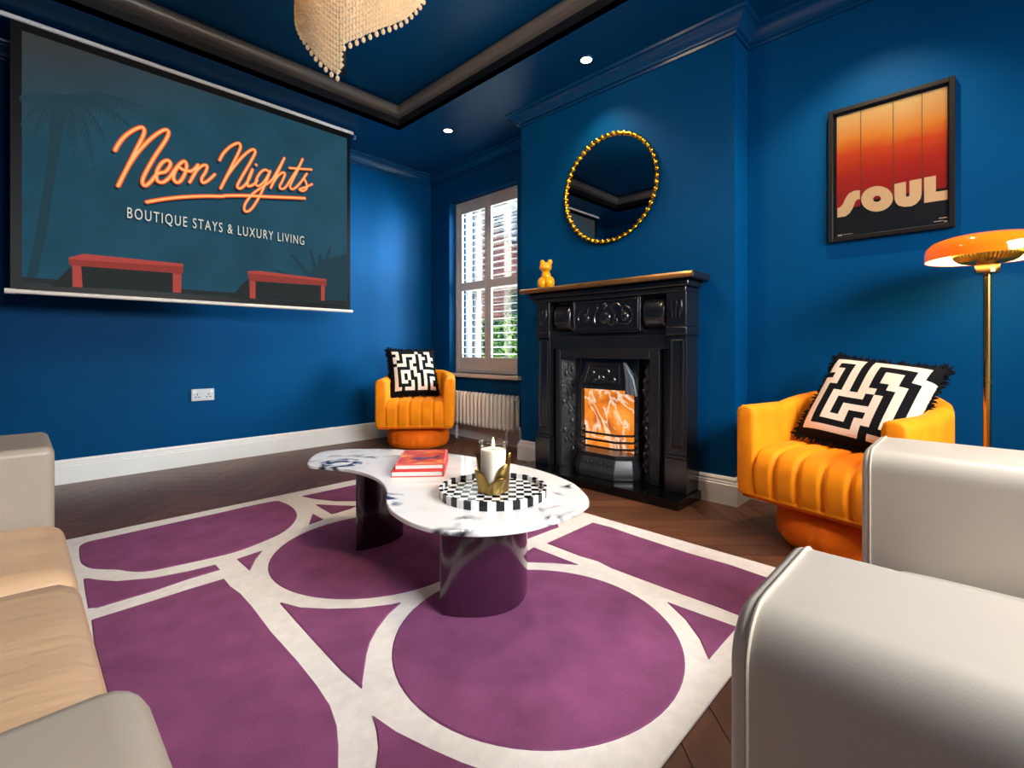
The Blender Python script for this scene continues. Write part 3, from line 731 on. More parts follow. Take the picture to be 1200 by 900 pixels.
# splayed relief cheeks
OY0, OY1 = 1.80, 2.265
for (ya_, yb_, nm) in ((IY1-.045, OY1+.035, 1), (IY0+.075, OY0-.035, -1)):
    b = MB().add([(3.075*h, ya_*h, zh_*h), (3.19*h, yb_*h, zh_*h), (3.19*h, yb_*h, .93*h), (3.075*h, ya_*h, .93*h), (3.205*h, ya_*h, zh_*h), (3.205*h, yb_*h, zh_*h), (3.205*h, yb_*h, .93*h), (3.205*h, ya_*h, .93*h)],
                 [(0, 1, 2, 3), (4, 5, 6, 7), (0, 1, 5, 4), (3, 2, 6, 7), (0, 3, 7, 4), (1, 2, 6, 5)])
    ck = b.build('relief_cheek', M('cheek_iron_%d' % nm, (44, 47, 52), .3, spec=.6, bump=.5, bscale=40), ins)
    b = MB(); d = Vector((.115, (yb_-ya_), 0)); nrm = Vector((-d.y, d.x, 0)).normalized(); nrm = nrm if nrm.x < 0 else -nrm
    def cpt(t, z, o=0): return Vector((3.075*h, ya_*h, z*h))+d*h*t+nrm*o
    pts = [cpt(.5+.22*math.sin(k*.9), .12+.76*k/20, .003) for k in range(21)]
    b.tube(pts, .006, 7)
    for k in range(1, 20):
        c = cpt(.5+.22*math.sin(k*.9)+(.2 if k % 2 else -.2), .12+.76*k/20, .002)
        ell(b, c, (.009, .014, .022), 8, 6)
    b.build('vine_relief', MATS['cheek_iron_%d' % nm], ck, smooth=True)
# inner frame posts, hood
fbox('inner_post', 3.12, 3.20, OY1, OY1+.035, zh_, .93, IRON, .003); fbox('inner_post', 3.12, 3.20, OY0-.035, OY0, zh_, .93, IRON, .003)
fbox('insert_lintel', 3.13, 3.20, OY0, OY1, .80, .93, IRON, .003)
b = MB()
T = [(3.13, 1.86, .905), (3.13, 2.205, .905)]; 
v = [(3.10, 1.87, .905), (3.10, 2.195, .905), (3.04, 2.25, .70), (3.04, 1.815, .70), (3.19, 1.87, .905), (3.19, 2.195, .905), (3.19, 2.25, .70), (3.19, 1.815, .70)]
hood = MB().add([tuple(q*h for q in p) for p in v], [(0, 1, 2, 3), (4, 5, 6, 7), (0, 1, 5, 4), (3, 2, 6, 7), (0, 3, 7, 4), (1, 2, 6, 5)]).build('hood', IRON, fp, bevel=.005)
b = MB()
def hp(u, z): 
    t = (.905-z)/.205; return Vector(((3.10-.06*t-.004)*h, (1.87-.055*t+(.325+.11*t)*u)*h, z*h))
for u0, z0_, u1, z1_ in ((.12, .875, .88, .875), (.12, .74, .88, .74), (.12, .74, .12, .875), (.88, .74, .88, .875)): b.tube([hp(u0, z0_), hp(u1, z1_)], .006, 7)
for u_ in (.25, .4, .5, .6, .75): ell(b, hp(u_, .80+.03*math.sin(u_*20)), (.008, .018, .022), 8, 6)
for u_ in (.32, .68): ell(b, hp(u_, .765), (.006, .025, .012), 8, 6)
b.build('hood_relief', IRON, hood, smooth=True)
# draped side flutes of the hood, their lit side painted as paler iron
b = MB()
for k in range(4):
    b.tube([(3.09*h, (1.868-.004*k)*h, .90*h), ((3.05+.03*k)*h, (1.815-.006*k)*h, .78*h), ((3.03+.045*k)*h, (1.80-.008*k)*h, (.68-.01*k)*h)], [.004, .012, .016], 8)
b.build('hood_flute', M('lit_side_iron', (92, 98, 104), .35, metal=.5), hood, smooth=True)
# fire panel
def firemat():
    m, t, b, N, L = node_mat('amber_fire_panel')
    tc = N('TexCoord'); n1 = N('TexNoise'); n1.inputs['Scale'].default_value = 5; n1.inputs['Detail'].default_value = 6; n1.inputs['Distortion'].default_value = .8; L(tc.outputs['Object'], n1.inputs['Vector'])
    r = N('ValToRGB'); ramp(r, [(.3, lin((150, 62, 12))), (.45, lin((226, 120, 22))), (.6, lin((244, 150, 50))), (.72, lin((255, 214, 170)))]); L(n1.outputs[0], r.inputs[0])
    n2 = N('TexNoise'); n2.inputs['Scale'].default_value = 3.6; n2.inputs['Detail'].default_value = 5; n2.inputs['Distortion'].default_value = 2.2; L(tc.outputs['Object'], n2.inputs['Vector'])
    sb = N('Math'); sb.operation = 'SUBTRACT'; sb.inputs[1].default_value = .5; L(n2.outputs[0], sb.inputs[0]); ab = N('Math'); ab.operation = 'ABSOLUTE'; L(sb.outputs[0], ab.inputs[0])
    rv = N('ValToRGB'); ramp(rv, [(0, (1, 1, 1)), (.012, (.6, .6, .6)), (.05, (0, 0, 0))]); L(ab.outputs[0], rv.inputs[0])
    mx = N('Mix'); mx.data_type = 'RGBA'; L(rv.outputs[0], mx.inputs[0]); L(r.outputs[0], mx.inputs[6]); mx.inputs[7].default_value = (1, .8, .6, 1)
    L(mx.outputs[2], b.inputs['Emission Color']); b.inputs['Emission Strength'].default_value = 1.0; b.inputs['Base Color'].default_value = (.3, .12, .03, 1); b.inputs['Roughness'].default_value = .3
    return m
fbox('fire_panel', 3.165, 3.20, OY0, OY1, zh_, .80, firemat(), 0)
# ash cover and grate bars
def hexp(z, o, w): return [(3.165, 2.02+w, z), (3.165-o*.55, 2.02+w*.93, z), (3.165-o, 2.02+w*.55, z), (3.165-o, 2.02-w*.55, z), (3.165-o*.55, 2.02-w*.93, z), (3.165, 2.02-w, z)]
lev = [hexp(zh_, .20, .27), hexp(zh_+.05, .205, .272), hexp(.20, .165, .25), hexp(.235, .18, .26)]
b = MB(); vv = [tuple(q*h for q in p) for l in lev for p in l]; n6 = 6
b.add(vv, [(i*n6+k, i*n6+(k+1)%n6, (i+1)*n6+(k+1)%n6, (i+1)*n6+k) for i in range(3) for k in range(n6)]+[tuple(range(n6)), tuple(18+k for k in range(n6))])
ash = b.build('ash_cover', M('ash_iron', (46, 48, 52), .3, spec=.7), fp, bevel=.004)
b = MB()
for k in range(9): ell(b, ((3.165-.185)*h, (2.02+.12*(k-4)/4)*h, .155*h), (.006, .008, .016), 8, 6)
b.build('ash_relief', IRON, ash, smooth=True)
for z in (.275, .325, .375):
    b = MB(); b.tube([tuple(q*h for q in p) for p in hexp(z, .15, .245)], .0075, 8); b.build('grate_bar', IRON, fp, smooth=True)
for yy in (2.02+.245, 2.02-.245): MB().tube([(3.165*h, yy*h, .235*h), (3.165*h, yy*h, .40*h)], .009, 8).build('grate_upright', IRON, fp, smooth=True)

# figurine on the mantel
fgx, fgy = 3.06*h, on_x(640, 336, 3.06*h).y
ZM = 1.497*h
fg = thing('figurine', 'small glossy yellow animal ornament standing on the mantel shelf', 'ornament', (fgx, fgy, ZM), math.radians(200))
def ellp(name, c, r, mat=YEL, par=fg):
    b = MB(); fr = getattr_frame(par); n = 18
    b.grid(lambda u, v: fr @ Vector((c[0]+r[0]*math.sin(PI*v)*math.cos(2*PI*u), c[1]+r[1]*math.sin(PI*v)*math.sin(2*PI*u), c[2]-r[2]*math.cos(PI*v))), n, 12, closeu=True)
    return b.build(name, mat, par, smooth=True, weld=True, angle=180)
ellp('haunch', (0, -.026, .044), (.040, .036, .046)); ellp('haunch', (0, .026, .044), (.040, .036, .046))
ellp('torso', (0, 0, .092), (.033, .033, .042)); hd = ellp('head', (.004, -.002, .152), (.040, .044, .037))
ellp('ear', (-.006, -.030, .186), (.014, .018, .022)); ellp('ear', (-.006, .026, .186), (.014, .018, .022)); ellp('muzzle', (.040, 0, .144), (.016, .020, .014))

# ================================================================== MIRROR
my, mz, mr_ = 2.055*h, 2.237*h, .408*h
mi = thing('round_mirror', 'round wall mirror ringed with gold beads above the mantel', 'mirror', (XB, my, mz))
b = MB(); nn = 64; xm = XB-.022
b.add([(xm, my, mz)]+[(xm, my+(mr_-.006)*math.cos(2*PI*k/nn), mz+(mr_-.006)*math.sin(2*PI*k/nn)) for k in range(nn)], [(0, 1+k, 1+(k+1) % nn) for k in range(nn)])
b.build('mirror_glass', MIRR, mi)
b = MB(); b.prism([(xm+.002, my+(mr_-.008)*math.cos(2*PI*k/nn), mz+(mr_-.008)*math.sin(2*PI*k/nn)) for k in range(nn)], (.018, 0, 0)); b.build('backing_board', BLACK, mi)
b = MB(); b.tube([(XB-.024, my+mr_*math.cos(2*PI*k/80), mz+mr_*math.sin(2*PI*k/80)) for k in range(80)], .0075, 8, closed=True); b.build('ring', GOLD, mi, smooth=True)
b = MB(); b.grid(lambda u, v: Vector((.0165*math.sin(PI*v)*math.cos(2*PI*u), .0165*math.sin(PI*v)*math.sin(2*PI*u), -.0165*math.cos(PI*v))), 14, 9, closeu=True)
bead = None; NBD = 52
for k in range(NBD):
    a = 2*PI*k/NBD
    if bead is None: bead = b.build('bead', GOLD, mi, smooth=True, weld=True, angle=180, frame=Matrix.Identity(4)); c = bead
    else: c = copy_part(bead, mi)
    c.location = (-.026, mr_*math.cos(a), mr_*math.sin(a))

# ================================================================== POSTER
py0, py1, pz0, pz1 = .095*h, .660*h, 1.640*h, 2.427*h
po = thing('framed_poster', 'black framed poster with sunset stripes and the word SOUL', 'picture', (X_AL, (py0+py1)/2, pz0))
b = MB(); fw_ = .021
for lo, hi in [((X_AL-.028, py0, pz0), (X_AL, py0+fw_, pz1)), ((X_AL-.028, py1-fw_, pz0), (X_AL, py1, pz1)), ((X_AL-.028, py0+fw_, pz0), (X_AL, py1-fw_, pz0+fw_)), ((X_AL-.028, py0+fw_, pz1-fw_), (X_AL, py1-fw_, pz1))]: b.box(lo, hi)
b.build('frame', M('black_frame', (20, 17, 15), .35), po, bevel=.002, bseg=1)
XP = X_AL-.012
pr_ = MB().box((XP, py0+fw_, pz0+fw_), (X_AL-.002, py1-fw_, pz1-fw_)).build('print', M('poster_black', (12, 10, 11), .5), po)
def sunset():
    m, t, b, N, L = node_mat('sunset_print')
    tc = N('TexCoord'); sp = N('SeparateXYZ'); L(tc.outputs['Object'], sp.inputs[0])
    n = N('TexNoise'); n.inputs['Scale'].default_value = 4; n.inputs['Detail'].default_value = 3; L(tc.outputs['Object'], n.inputs['Vector'])
    ad = N('Math'); ad.operation = 'MULTIPLY_ADD'; ad.inputs[1].default_value = .14; L(n.outputs[0], ad.inputs[0]); L(sp.outputs[2], ad.inputs[2])
    mr = N('MapRange'); mr.inputs[1].default_value = .24; mr.inputs[2].default_value = .70; L(ad.outputs[0], mr.inputs[0])
    r = N('ValToRGB'); ramp(r, [(0, lin((166, 26, 20))), (.3, lin((206, 44, 22))), (.55, lin((240, 86, 24))), (.7, lin((255, 160, 50))), (1, lin((255, 214, 140)))]); L(mr.outputs[0], r.inputs[0])
    L(r.outputs[0], b.inputs['Base Color']); b.inputs['Roughness'].default_value = .45; return m
SUN = sunset(); PEACH = M('peach_print', (255, 214, 160), .5); PLINE = M('poster_line', (96, 80, 60), .5)
def Px(px, py, d=.001): p = on_x(px, py, XP); return Vector((XP-d, p.y, p.z))
def za(pts): return [(960+x/6.667, 190+y/6.667) for x, y in pts]
# vertical sunset stripes
ed = [980.3, 1008.7, 1046.7, 1080.4, 1110.6]; zt_ = (Px(980, 137.7).z+Px(1110, 101).z)/2; lows = [244.0, 233.5, 226.5, 222.0]
for k in range(4):
    ya_, yb_ = Px(ed[k]+.4, 200).y, Px(ed[k+1]-.4, 200).y; zl = Px((ed[k]+ed[k+1])/2, lows[k]).z
    MB().add([(XP-.0008, ya_, zl), (XP-.0008, yb_, zl), (XP-.0008, yb_, zt_), (XP-.0008, ya_, zt_)], [(0, 1, 2, 3)]).build('sunset_stripe', SUN, pr_)
b = MB()
for e in ed[1:4]:
    y_ = Px(e, 200).y; b.box((XP-.0012, y_-.0012, Px(e, 235).z), (XP-.0009, y_+.0012, zt_))
b.build('stripe_line', PLINE, pr_)
def letter(pts, nsm=0):
    P = [Px(x, y, .0016) for x, y in za(pts)]
    return MB().prism(P, (.0006, 0, 0)).build('letter', PEACH, pr_)
sS = [(142,362),(165,352),(185,330),(205,285),(232,245),(270,225),(318,220),(318,290),(298,292),(283,310),(262,362),(238,400),(205,424),(142,434)]
letter(sS)
def ring_letter():
    n = 40; c0 = (452, 287); v = []
    for rx, ry in ((124, 100), (31, 24)):
        for k in range(n):
            a = 2*PI*k/n; X = c0[0]+rx*math.cos(a); Y = c0[1]+ry*math.sin(a)-.17*rx*math.cos(a)*(.25 if rx > 50 else .5)
            v.append(Px(*za([(X, Y)])[0], .0016))
    return MB().add(v, [(k, (k+1) % n, n+(k+1) % n, n+k) for k in range(n)]).build('letter', PEACH, pr_)
ring_letter()
letter([(588,172),(678,152),(678,262),(682,270),(700,268),(705,260),(705,146),(800,128),(800,250),(790,290),(760,325),(720,345),(665,350),(620,340),(597,315),(588,285)])
letter([(820,122),(912,105),(912,232),(1005,218),(1005,292),(820,320)])
b = MB()
for (x0_, y0_, x1_, y1_) in ((145, 570, 180, 582), (186, 566, 262, 570), (935, 436, 1003, 444), (895, 464, 970, 470), (976, 458, 1003, 470)):
    A_, B_ = Px(*za([(x0_, y0_)])[0], .0014), Px(*za([(x1_, y1_)])[0], .0014)
    zc_ = A_.z; hh = (y1_-y0_)/6.667/F*2.5*h
    b.add([(A_.x, A_.y, zc_-hh), (A_.x, B_.y, zc_-hh), (A_.x, B_.y, zc_), (A_.x, A_.y, zc_)], [(0, 1, 2, 3)])
b.build('small_print', CW, pr_)
MB().box((X_AL-.0165, py0+fw_, pz0+fw_), (X_AL-.0155, py1-fw_, pz1-fw_)).build('glazing', GLASS, po)

# ================================================================== FLOOR LAMP
lx = 3.10*h; ly = on_x(1157, 300, lx).y; lz = 1.415*h
la = thing('floor_lamp', 'brass floor lamp with a flat orange glass shade beside the velvet chair', 'lamp', (lx, ly, 0))
ORG = M('orange_glass', (246, 112, 18), .08, emit=(250, 106, 14), estr=.55, coat=.6)
LIN = M('shade_inside', (255, 236, 214), .5, emit=(255, 214, 170), estr=1.0)
b = MB().lathe([(.004, .092), (.07, .090), (.13, .083), (.165, .070), (.183, .050), (.187, .03), (.187, .0)], (lx, ly, lz), 48); shd = b.build('shade', ORG, la, smooth=True, angle=60)
b = MB().lathe([(.004, .084), (.12, .078), (.16, .064), (.179, .045), (.184, .03), (.184, .001)], (lx, ly, lz), 48); b.build('shade_lining', LIN, shd, smooth=True, angle=60)
def cupfn(u, v):
    a = 2*PI*u; pr2 = [(.098, .026), (.100, .016), (.094, .002), (.078, -.012), (.052, -.019), (.03, -.021)]
    k = v*(len(pr2)-1); i = min(int(k), len(pr2)-2); f_ = k-i; r = pr2[i][0]*(1-f_)+pr2[i+1][0]*f_; z = pr2[i][1]*(1-f_)+pr2[i+1][1]*f_
    r *= 1+.035*math.cos(48*a); return Vector((lx+r*math.cos(a), ly+r*math.sin(a), lz+z))
b = MB().grid(cupfn, 240, 12, closeu=True); b.build('ribbed_cup', M('lamp_brass', (214, 178, 70), .28, metal=1), la, smooth=True, angle=180)
b = MB().lathe([(.004, -.018), (.034, -.018), (.036, -.022), (.036, -.056), (.030, -.060), (.004, -.060)], (lx, ly, lz), 28); b.build('collar', BRASS, la, smooth=True)
b = MB().tube([(lx, ly, .02), (lx, ly, lz-.055)], .0125, 16); b.build('pole', BRASS, la, smooth=True)
b = MB().tube([(lx, ly, .72), (lx, ly, .728)], .0135, 16); b.build('pole_joint', DBRASS, la, smooth=True)
b = MB().lathe([(.001, 0), (.14, 0), (.142, .008), (.13, .018), (.03, .024), (.001, .024)], (lx, ly, 0), 40); b.build('base', BRASS, la, smooth=True)
d = bpy.data.lights.new('lamp_bulb_light', 'POINT'); d.energy = 6; d.color = (1, .72, .42); d.shadow_soft_size = .03
o = bpy.data.objects.new('lamp_bulb_light', d); COL.objects.link(o); o.location = (lx, ly, lz+.045)

# ================================================================== DOWNLIGHTS
SPOTL = emis('spot_lens', (255, 226, 180), 14)
def downlight(x, y, lbl, power):
    t = thing('downlight', lbl, 'ceiling light', (x, y, Z_C), group='recessed ceiling spots')
    b = MB().lathe([(.034, .0), (.037, -.004), (.048, -.004), (.050, 0), (.050, .002)], (x, y, Z_C-.001), 28); b.build('bezel', CROWN, t, smooth=True)
    MB().lathe([(.0005, 0), (.0345, 0)], (x, y, Z_C-.0025), 24).build('lens', SPOTL, t)
    d = bpy.data.lights.new('spot', 'SPOT'); d.energy = power; d.color = (1, .80, .58); d.spot_size = math.radians(105); d.spot_blend = .7; d.shadow_soft_size = .025
    o = bpy.data.objects.new('spot', d); COL.objects.link(o); o.location = (x, y, Z_C-.012); return t
q1 = on_z(525, 153, Z_C); q2 = on_z(687, 70, Z_C)
downlight(q1.x, q1.y, 'lit recessed spotlight in the soffit near the shuttered window', 30)
downlight(q2.x, q2.y, 'lit recessed spotlight in the soffit above the gold-beaded mirror', 34)
downlight(q2.x+.02, .42*h, 'lit recessed spotlight in the soffit above the framed poster', 105)
downlight(-.62*h, 2.05*h, 'lit recessed spotlight added out of view in the soffit above the long leather sofa', 20)  # unseen spot, added as fill light from the left

# ================================================================== CHANDELIER
cx, cy = 1.174*h, 2.092*h; CR = .315*h
ch = thing('chandelier', 'spiral crystal chandelier glowing warm gold, hung in the ceiling recess', 'chandelier', (cx, cy, Z_T))
tocam = Vector((-cx, -cy, 0)).normalized(); rgt = Vector((RT[0], RT[1], 0)); rgt = (rgt-tocam*rgt.dot(tocam)).normalized()
ztop = Z_T-.17
LE = [(-90, 30), (-70, 48), (-55, 62), (-40, 80), (-28, 92), (-21, 97), (-18.5, 60), (-8, 50), (6, 36), (26, 19), (41, 0), (60, -28), (90, -60), (150, -90), (200, -70), (235, -30), (270, 30)]
def low(deg):
    d_ = deg if deg >= -90 else deg+360
    for (a0, b0), (a1, b1) in zip(LE, LE[1:]):
        if a0 <= d_ <= a1:
            py = b0+(b1-b0)*(d_-a0)/(a1-a0); break
    D = 2.30*h-CR*math.cos(math.radians(d_))
    return h+(HY-py)/F*D
NST = 150; strandm = {}
octv = [(1, 0, 0), (-1, 0, 0), (0, 1, 0), (0, -1, 0), (0, 0, 1), (0, 0, -1)]; octf = [(0, 2, 4), (2, 1, 4), (1, 3, 4), (3, 0, 4), (2, 0, 5), (1, 2, 5), (3, 1, 5), (0, 3, 5)]
for k in range(NST):
    deg = -90+360*k/NST; a = math.radians(deg); zl = low(deg)
    p = Vector((cx, cy, 0))+tocam*CR*math.cos(a)+rgt*CR*math.sin(a)
    tang = (-tocam*math.sin(a)+rgt*math.cos(a)); rad_ = tocam*math.cos(a)+rgt*math.sin(a)
    b = MB(); n = max(2, int((ztop-zl)/.0195))
    for i in range(n):
        z = ztop-.01-(ztop-zl-.035)*i/max(1, n-1); s = .0118 if (i+k) % 3 else .0140
        c = Vector((p.x, p.y, z)); b.add([c+tang*(q[0]*s*.95)+rad_*(q[1]*s*.6)+Vector((0, 0, q[2]*s*1.05)) for q in octv], octf)
    if k % 2 == 0:
        b.tube([(p.x, p.y, zl+.03), (p.x, p.y, zl+.008)], .0012, 4)
        ell(b, (p.x, p.y, zl), (.0075, .0075, .010), 8, 6)
    b.build('crystal_strand', CRYS, ch)
b = MB(); b.lathe([(.06, 0), (CR+.012, 0), (CR+.014, .012), (CR+.012, .026), (.06, .026)], (cx, cy, ztop), 48); b.build('top_ring', GOLD, ch, smooth=True)
b = MB().lathe([(.001, -.03), (.075, -.03), (.08, -.02), (.08, 0), (.001, 0)], (cx, cy, Z_T), 32); b.build('ceiling_rose', GOLD, ch, smooth=True)
b = MB().tube([(cx, cy, Z_T-.02), (cx, cy, ztop+.01)], .012, 12)
for k in range(3):
    a = 2*PI*k/3; b.tube([(cx, cy, ztop+.10), (cx+CR*.9*math.cos(a), cy+CR*.9*math.sin(a), ztop+.015)], .005, 8)
b.build('stem', GOLD, ch, smooth=True)
BULB = emis('warm_bulb', (255, 206, 140), 12)
for k in range(3):
    a = 2*PI*k/3+.6; bx, by = cx+.13*math.cos(a), cy+.13*math.sin(a); bz = ztop-.12-.07*k
    b = MB(); b.tube([(bx, by, ztop), (bx, by, bz+.03)], .006, 8); ell(b, (bx, by, bz), (.022, .022, .032), 12, 8); b.build('bulb', BULB, ch, smooth=True)
    d = bpy.data.lights.new('chandelier_bulb_light', 'POINT'); d.energy = 8; d.color = (1, .82, .56); d.shadow_soft_size = .03
    o = bpy.data.objects.new('chandelier_bulb_light', d); COL.objects.link(o); o.location = (bx, by, bz-.06)
    d = bpy.data.lights.new('chandelier_light', 'SPOT'); d.energy = 29; d.color = (1, .86, .66); d.shadow_soft_size = .05; d.spot_size = math.radians(150); d.spot_blend = .6
    o = bpy.data.objects.new('chandelier_light', d); COL.objects.link(o); o.location = (bx, by, ztop-.01)
# metal edge at the spiral's tip
a = math.radians(-20); p = Vector((cx, cy, 0))+tocam*CR*math.cos(a)+rgt*CR*math.sin(a)
q = p+(tocam*-.05+rgt*.012)
b = MB().add([(p.x, p.y, low(-21)+.02), (q.x, q.y, low(-21)+.02+.03), (q.x, q.y, low(-18)+.05), (p.x, p.y, low(-18)+.05)], [(0, 1, 2, 3)])
b = MB().prism([(p.x, p.y, low(-21)+.02), (q.x, q.y, low(-21)+.05), (q.x, q.y, low(-18)+.05), (p.x, p.y, low(-18)+.05)], rgt*.003); b.build('spiral_end_plate', CHROME, ch)

# ================================================================== TUB CHAIRS
def tub_chair(lbl, loc, az):
    t = thing('tub_chair', lbl, 'armchair', loc, az, group='orange velvet tub chairs')
    fr = getattr_frame(t)
    B_, A_, XF = .325, .35, .285
    path = []
    for i in range(25): path.append((XF-(XF-.0)*i/24, B_, Vector((0, 1))))
    for i in range(1, 72):
        a = PI*i/72; c_, s_ = math.cos(a), math.sin(a); e = 2/2.5
        x = -A_*abs(s_)**e; y = B_*math.copysign(abs(c_)**e, c_)
        nx, ny = -abs(s_)**(2-e)/A_, math.copysign(abs(c_)**(2-e), c_)/B_
        path.append((x, y, Vector((nx, ny)).normalized()))
    for i in range(25): path.append((XF*i/24, -B_, Vector((0, -1))))
    # arc length
    L = [0]
    for p0, p1 in zip(path, path[1:]): L.append(L[-1]+math.hypot(p1[0]-p0[0], p1[1]-p0[1]))
    NCH = 15; verts = []; m = None
    def groove(s):
        f_ = (s/L[-1]*NCH) % 1; d_ = min(f_, 1-f_); return math.exp(-(d_/.10)**2)
    for i, (x, y, nrm) in enumerate(path):
        s = L[i]; g = groove(s) if 0 < i < len(path)-1 else 0
        bk = max(0, -x)/A_; zt_ = .600+.055*min(1, bk*1.2)
        th = .088+.012*bk
        go = .007*g; gi = .012*g
        prof = [(.018, .195), (.004+go, .212), (0+go, .26), (0+go, zt_-.035), (.006+go, zt_-.014), (.022, zt_-.003), (.045, zt_), (th-.022, zt_-.003), (th-.006-gi, zt_-.014), (th-gi, zt_-.035), (th+.004-gi, .40), (th+.004, .202)]
        m = len(prof)
        for d_, z in prof: verts.append(Vector((x-nrm.x*d_, y-nrm.y*d_, z)))
    n = len(path); f_ = [(i*m+k, i*m+k+1, (i+1)*m+k+1, (i+1)*m+k) for i in range(n-1) for k in range(m-1)]
    b = MB(); 
    # padded arm fronts
    for base, sgn in ((0, 1), ((n-1)*m, 1)):
        ring = [verts[base+k] for k in range(m)]; c = sum(ring, Vector())/m
        o0 = len(verts); r1 = [p+Vector((.014, (c.y-p.y)*.12, (c.z-p.z)*.02)) for p in ring]; r2 = [p+Vector((.020, (c.y-p.y)*.35, (c.z-p.z)*.06)) for p in ring]
        verts += r1+r2
        f_ += [(base+k, base+(k+1) % m, o0+(k+1) % m, o0+k) for k in range(m)]+[(o0+k, o0+(k+1) % m, o0+m+(k+1) % m, o0+m+k) for k in range(m)]+[tuple(o0+m+k for k in range(m))]
    b.add([fr @ v for v in verts], f_); b.build('tub_shell', VELV, t, smooth=True, angle=75)
    # seat with front-to-back channels running over the front edge
    SPF = [(-.27, .405), (-.15, .418), (0, .424), (.14, .424), (.22, .418), (.275, .400), (.303, .365), (.314, .32), (.312, .26), (.300, .215), (.28, .198), (.1, .198), (-.2, .198)]
    pth = spline([(x, 0, z) for x, z in SPF], 4)
    W_ = .243; NS = 5
    def seat(u, v):
        k = v*(len(pth)-1); i = min(int(k), len(pth)-2); f2 = k-i; p = pth[i].lerp(pth[i+1], f2)
        tt = (pth[i+1]-pth[i]).normalized(); nr = Vector((-tt.z, 0, tt.x))
        fu = (u*NS) % 1 if u < 1 else 1; dd = min(fu, 1-fu); bul = -.016*math.exp(-(dd/.11)**2) if v < .8 else 0
        edge = -.02*(1 if (u < .001 or u > .999) else 0)
        q = p+nr*(bul+edge) if v < .8 else p
        y = -W_+2*W_*u
        # follow the round back
        if q.x < -.12: y *= (1-.35*((-.12-q.x)/.15)**2)
        return fr @ Vector((q.x, y, q.z))
    b = MB().grid(seat, 81, len(pth)); b.build('seat', VELV, t, smooth=True, angle=180)
    # underside
    out = [(x-nr.x*.02, y-nr.y*.02) for x, y, nr in path]
    b = MB().prism([fr @ Vector((x, y, .186)) for x, y in out], (0, 0, .014)); b.build('underside', VELVB, t)
    def basef(u, v):
        a = 2*PI*u; pr2 = [(.001, .165), (.20, .165), (.245, .155), (.268, .125), (.275, .085), (.268, .04), (.25, .012), (.22, .0), (.001, .0)]
        k = v*(len(pr2)-1); i = min(int(k), len(pr2)-2); f2 = k-i; r = pr2[i][0]*(1-f2)+pr2[i+1][0]*f2; z = pr2[i][1]*(1-f2)+pr2[i+1][1]*f2
        g = (u*9) % 1; dd = min(g, 1-g); r *= 1-.03*math.exp(-(dd/.06)**2)*(1 if r > .1 else 0)
        return fr @ Vector((r*math.cos(a), r*math.sin(a), z))
    b = MB().grid(basef, 108, 25, closeu=True); b.build('padded_base', VELVB, t, smooth=True, angle=180)
    b = MB().lathe([(.12, .160), (.12, .190)], fr @ Vector((0, 0, 0)), 24); b.build('swivel_plate', BLACK, t)
    return t
azR = math.radians(164.7); fR = Vector((math.cos(azR), math.sin(azR), 0))
cR = Vector((2.600*h, .575*h, 0))-fR*.30
tub_chair('orange velvet tub chair on a round base in front of the poster wall', cR, azR)
azL = math.radians(229); cL = Vector((2.955*h, 4.235*h, 0))
tub_chair('orange velvet tub chair in the corner beside the shuttered window', cL, azL)

# ================================================================== CUSHIONS
PATA = ["...............", ".##.....#..##..", "..#.####.#..#..", ".##.#..#.##.##.", ".#..#.##.#..#..", "..###.#..#.###.", ".#....##.#.....", ".#.###.#..####.", ".#.#.#.##.#....", ".#.#.#..#.#.##.", ".#.##.#.#.#.#..", ".#....#.#.#.#..", ".##.###.###.##.", "..............."]
PATB = ["..............", ".####.######..", ".#..#.#....#..", ".##.#.#.##.##.", "..#.#.#.##..#.", ".##.#.#..##.#.", ".#..#.##..#.#.", ".#.####.#.#.#.", ".#.#....#.#.#.", ".#.#.####.#.#.", ".#.#.#..#.#.#.", ".#.###.##.###.", ".#.....#......", ".#######.####.", ".............."]
PATB = [r_[:-1] for r_ in PATB]
def cushion(lbl, M4, size, thick, pat):
    t = thing('scatter_cushion', lbl, 'cushion', M4.translation - Vector((0, 0, 0)), 0, group='black and ivory maze cushions')
    N_ = len(pat); NC = len(pat[0]); K = 4; nu, nv = NC*K+1, N_*K+1
    def shp(u, v, s):
        U, V = 2*u-1, 2*v-1
        z = thick*.5*((1-U**4)*(1-V**4))**.55
        pin = 1-.06*(1-abs(V)**2)*(abs(U)**3); pin2 = 1-.06*(1-abs(U)**2)*(abs(V)**3)
        wob = .004*math.sin(9*u+3*v)
        return M4 @ Vector((U*size/2*pin, V*size/2*pin2, s*z+wob*(1-abs(U)**4)*(1-abs(V)**4)))
    b = MB(); b.grid(lambda u, v: shp(u, v, 1), nu, nv, mif=lambda i, j: 1 if pat[N_-1-min(j//K, N_-1)][min(i//K, NC-1)] == '#' else 0)
    b.grid(lambda u, v: shp(u, v, -1), 20, 20, flip=True)
    b.build('cover', [CB, CW], t, smooth=True, weld=True, angle=180)
    b = MB(); random.seed(5); nf = 60
    for e in range(4):
        for k in range(nf):
            s_ = (k+.5)/nf; u, v = [(s_, 0), (1, s_), (1-s_, 1), (0, 1-s_)][e]
            p0 = M4.inverted() @ shp(u, v, 1); dn = Vector([(0, -1, 0), (1, 0, 0), (0, 1, 0), (-1, 0, 0)][e]); ln = .016+.008*random.random()
            q0 = p0-dn*.006; q1 = p0+dn*ln+Vector((random.uniform(-.006, .006), random.uniform(-.006, .006), random.uniform(-.01, .01)))
            b.tube([M4 @ q0, M4 @ q0.lerp(q1, .5), M4 @ q1], [.006, .0055, .002], 5)
    b.build('fringe', CB, t)
    return t
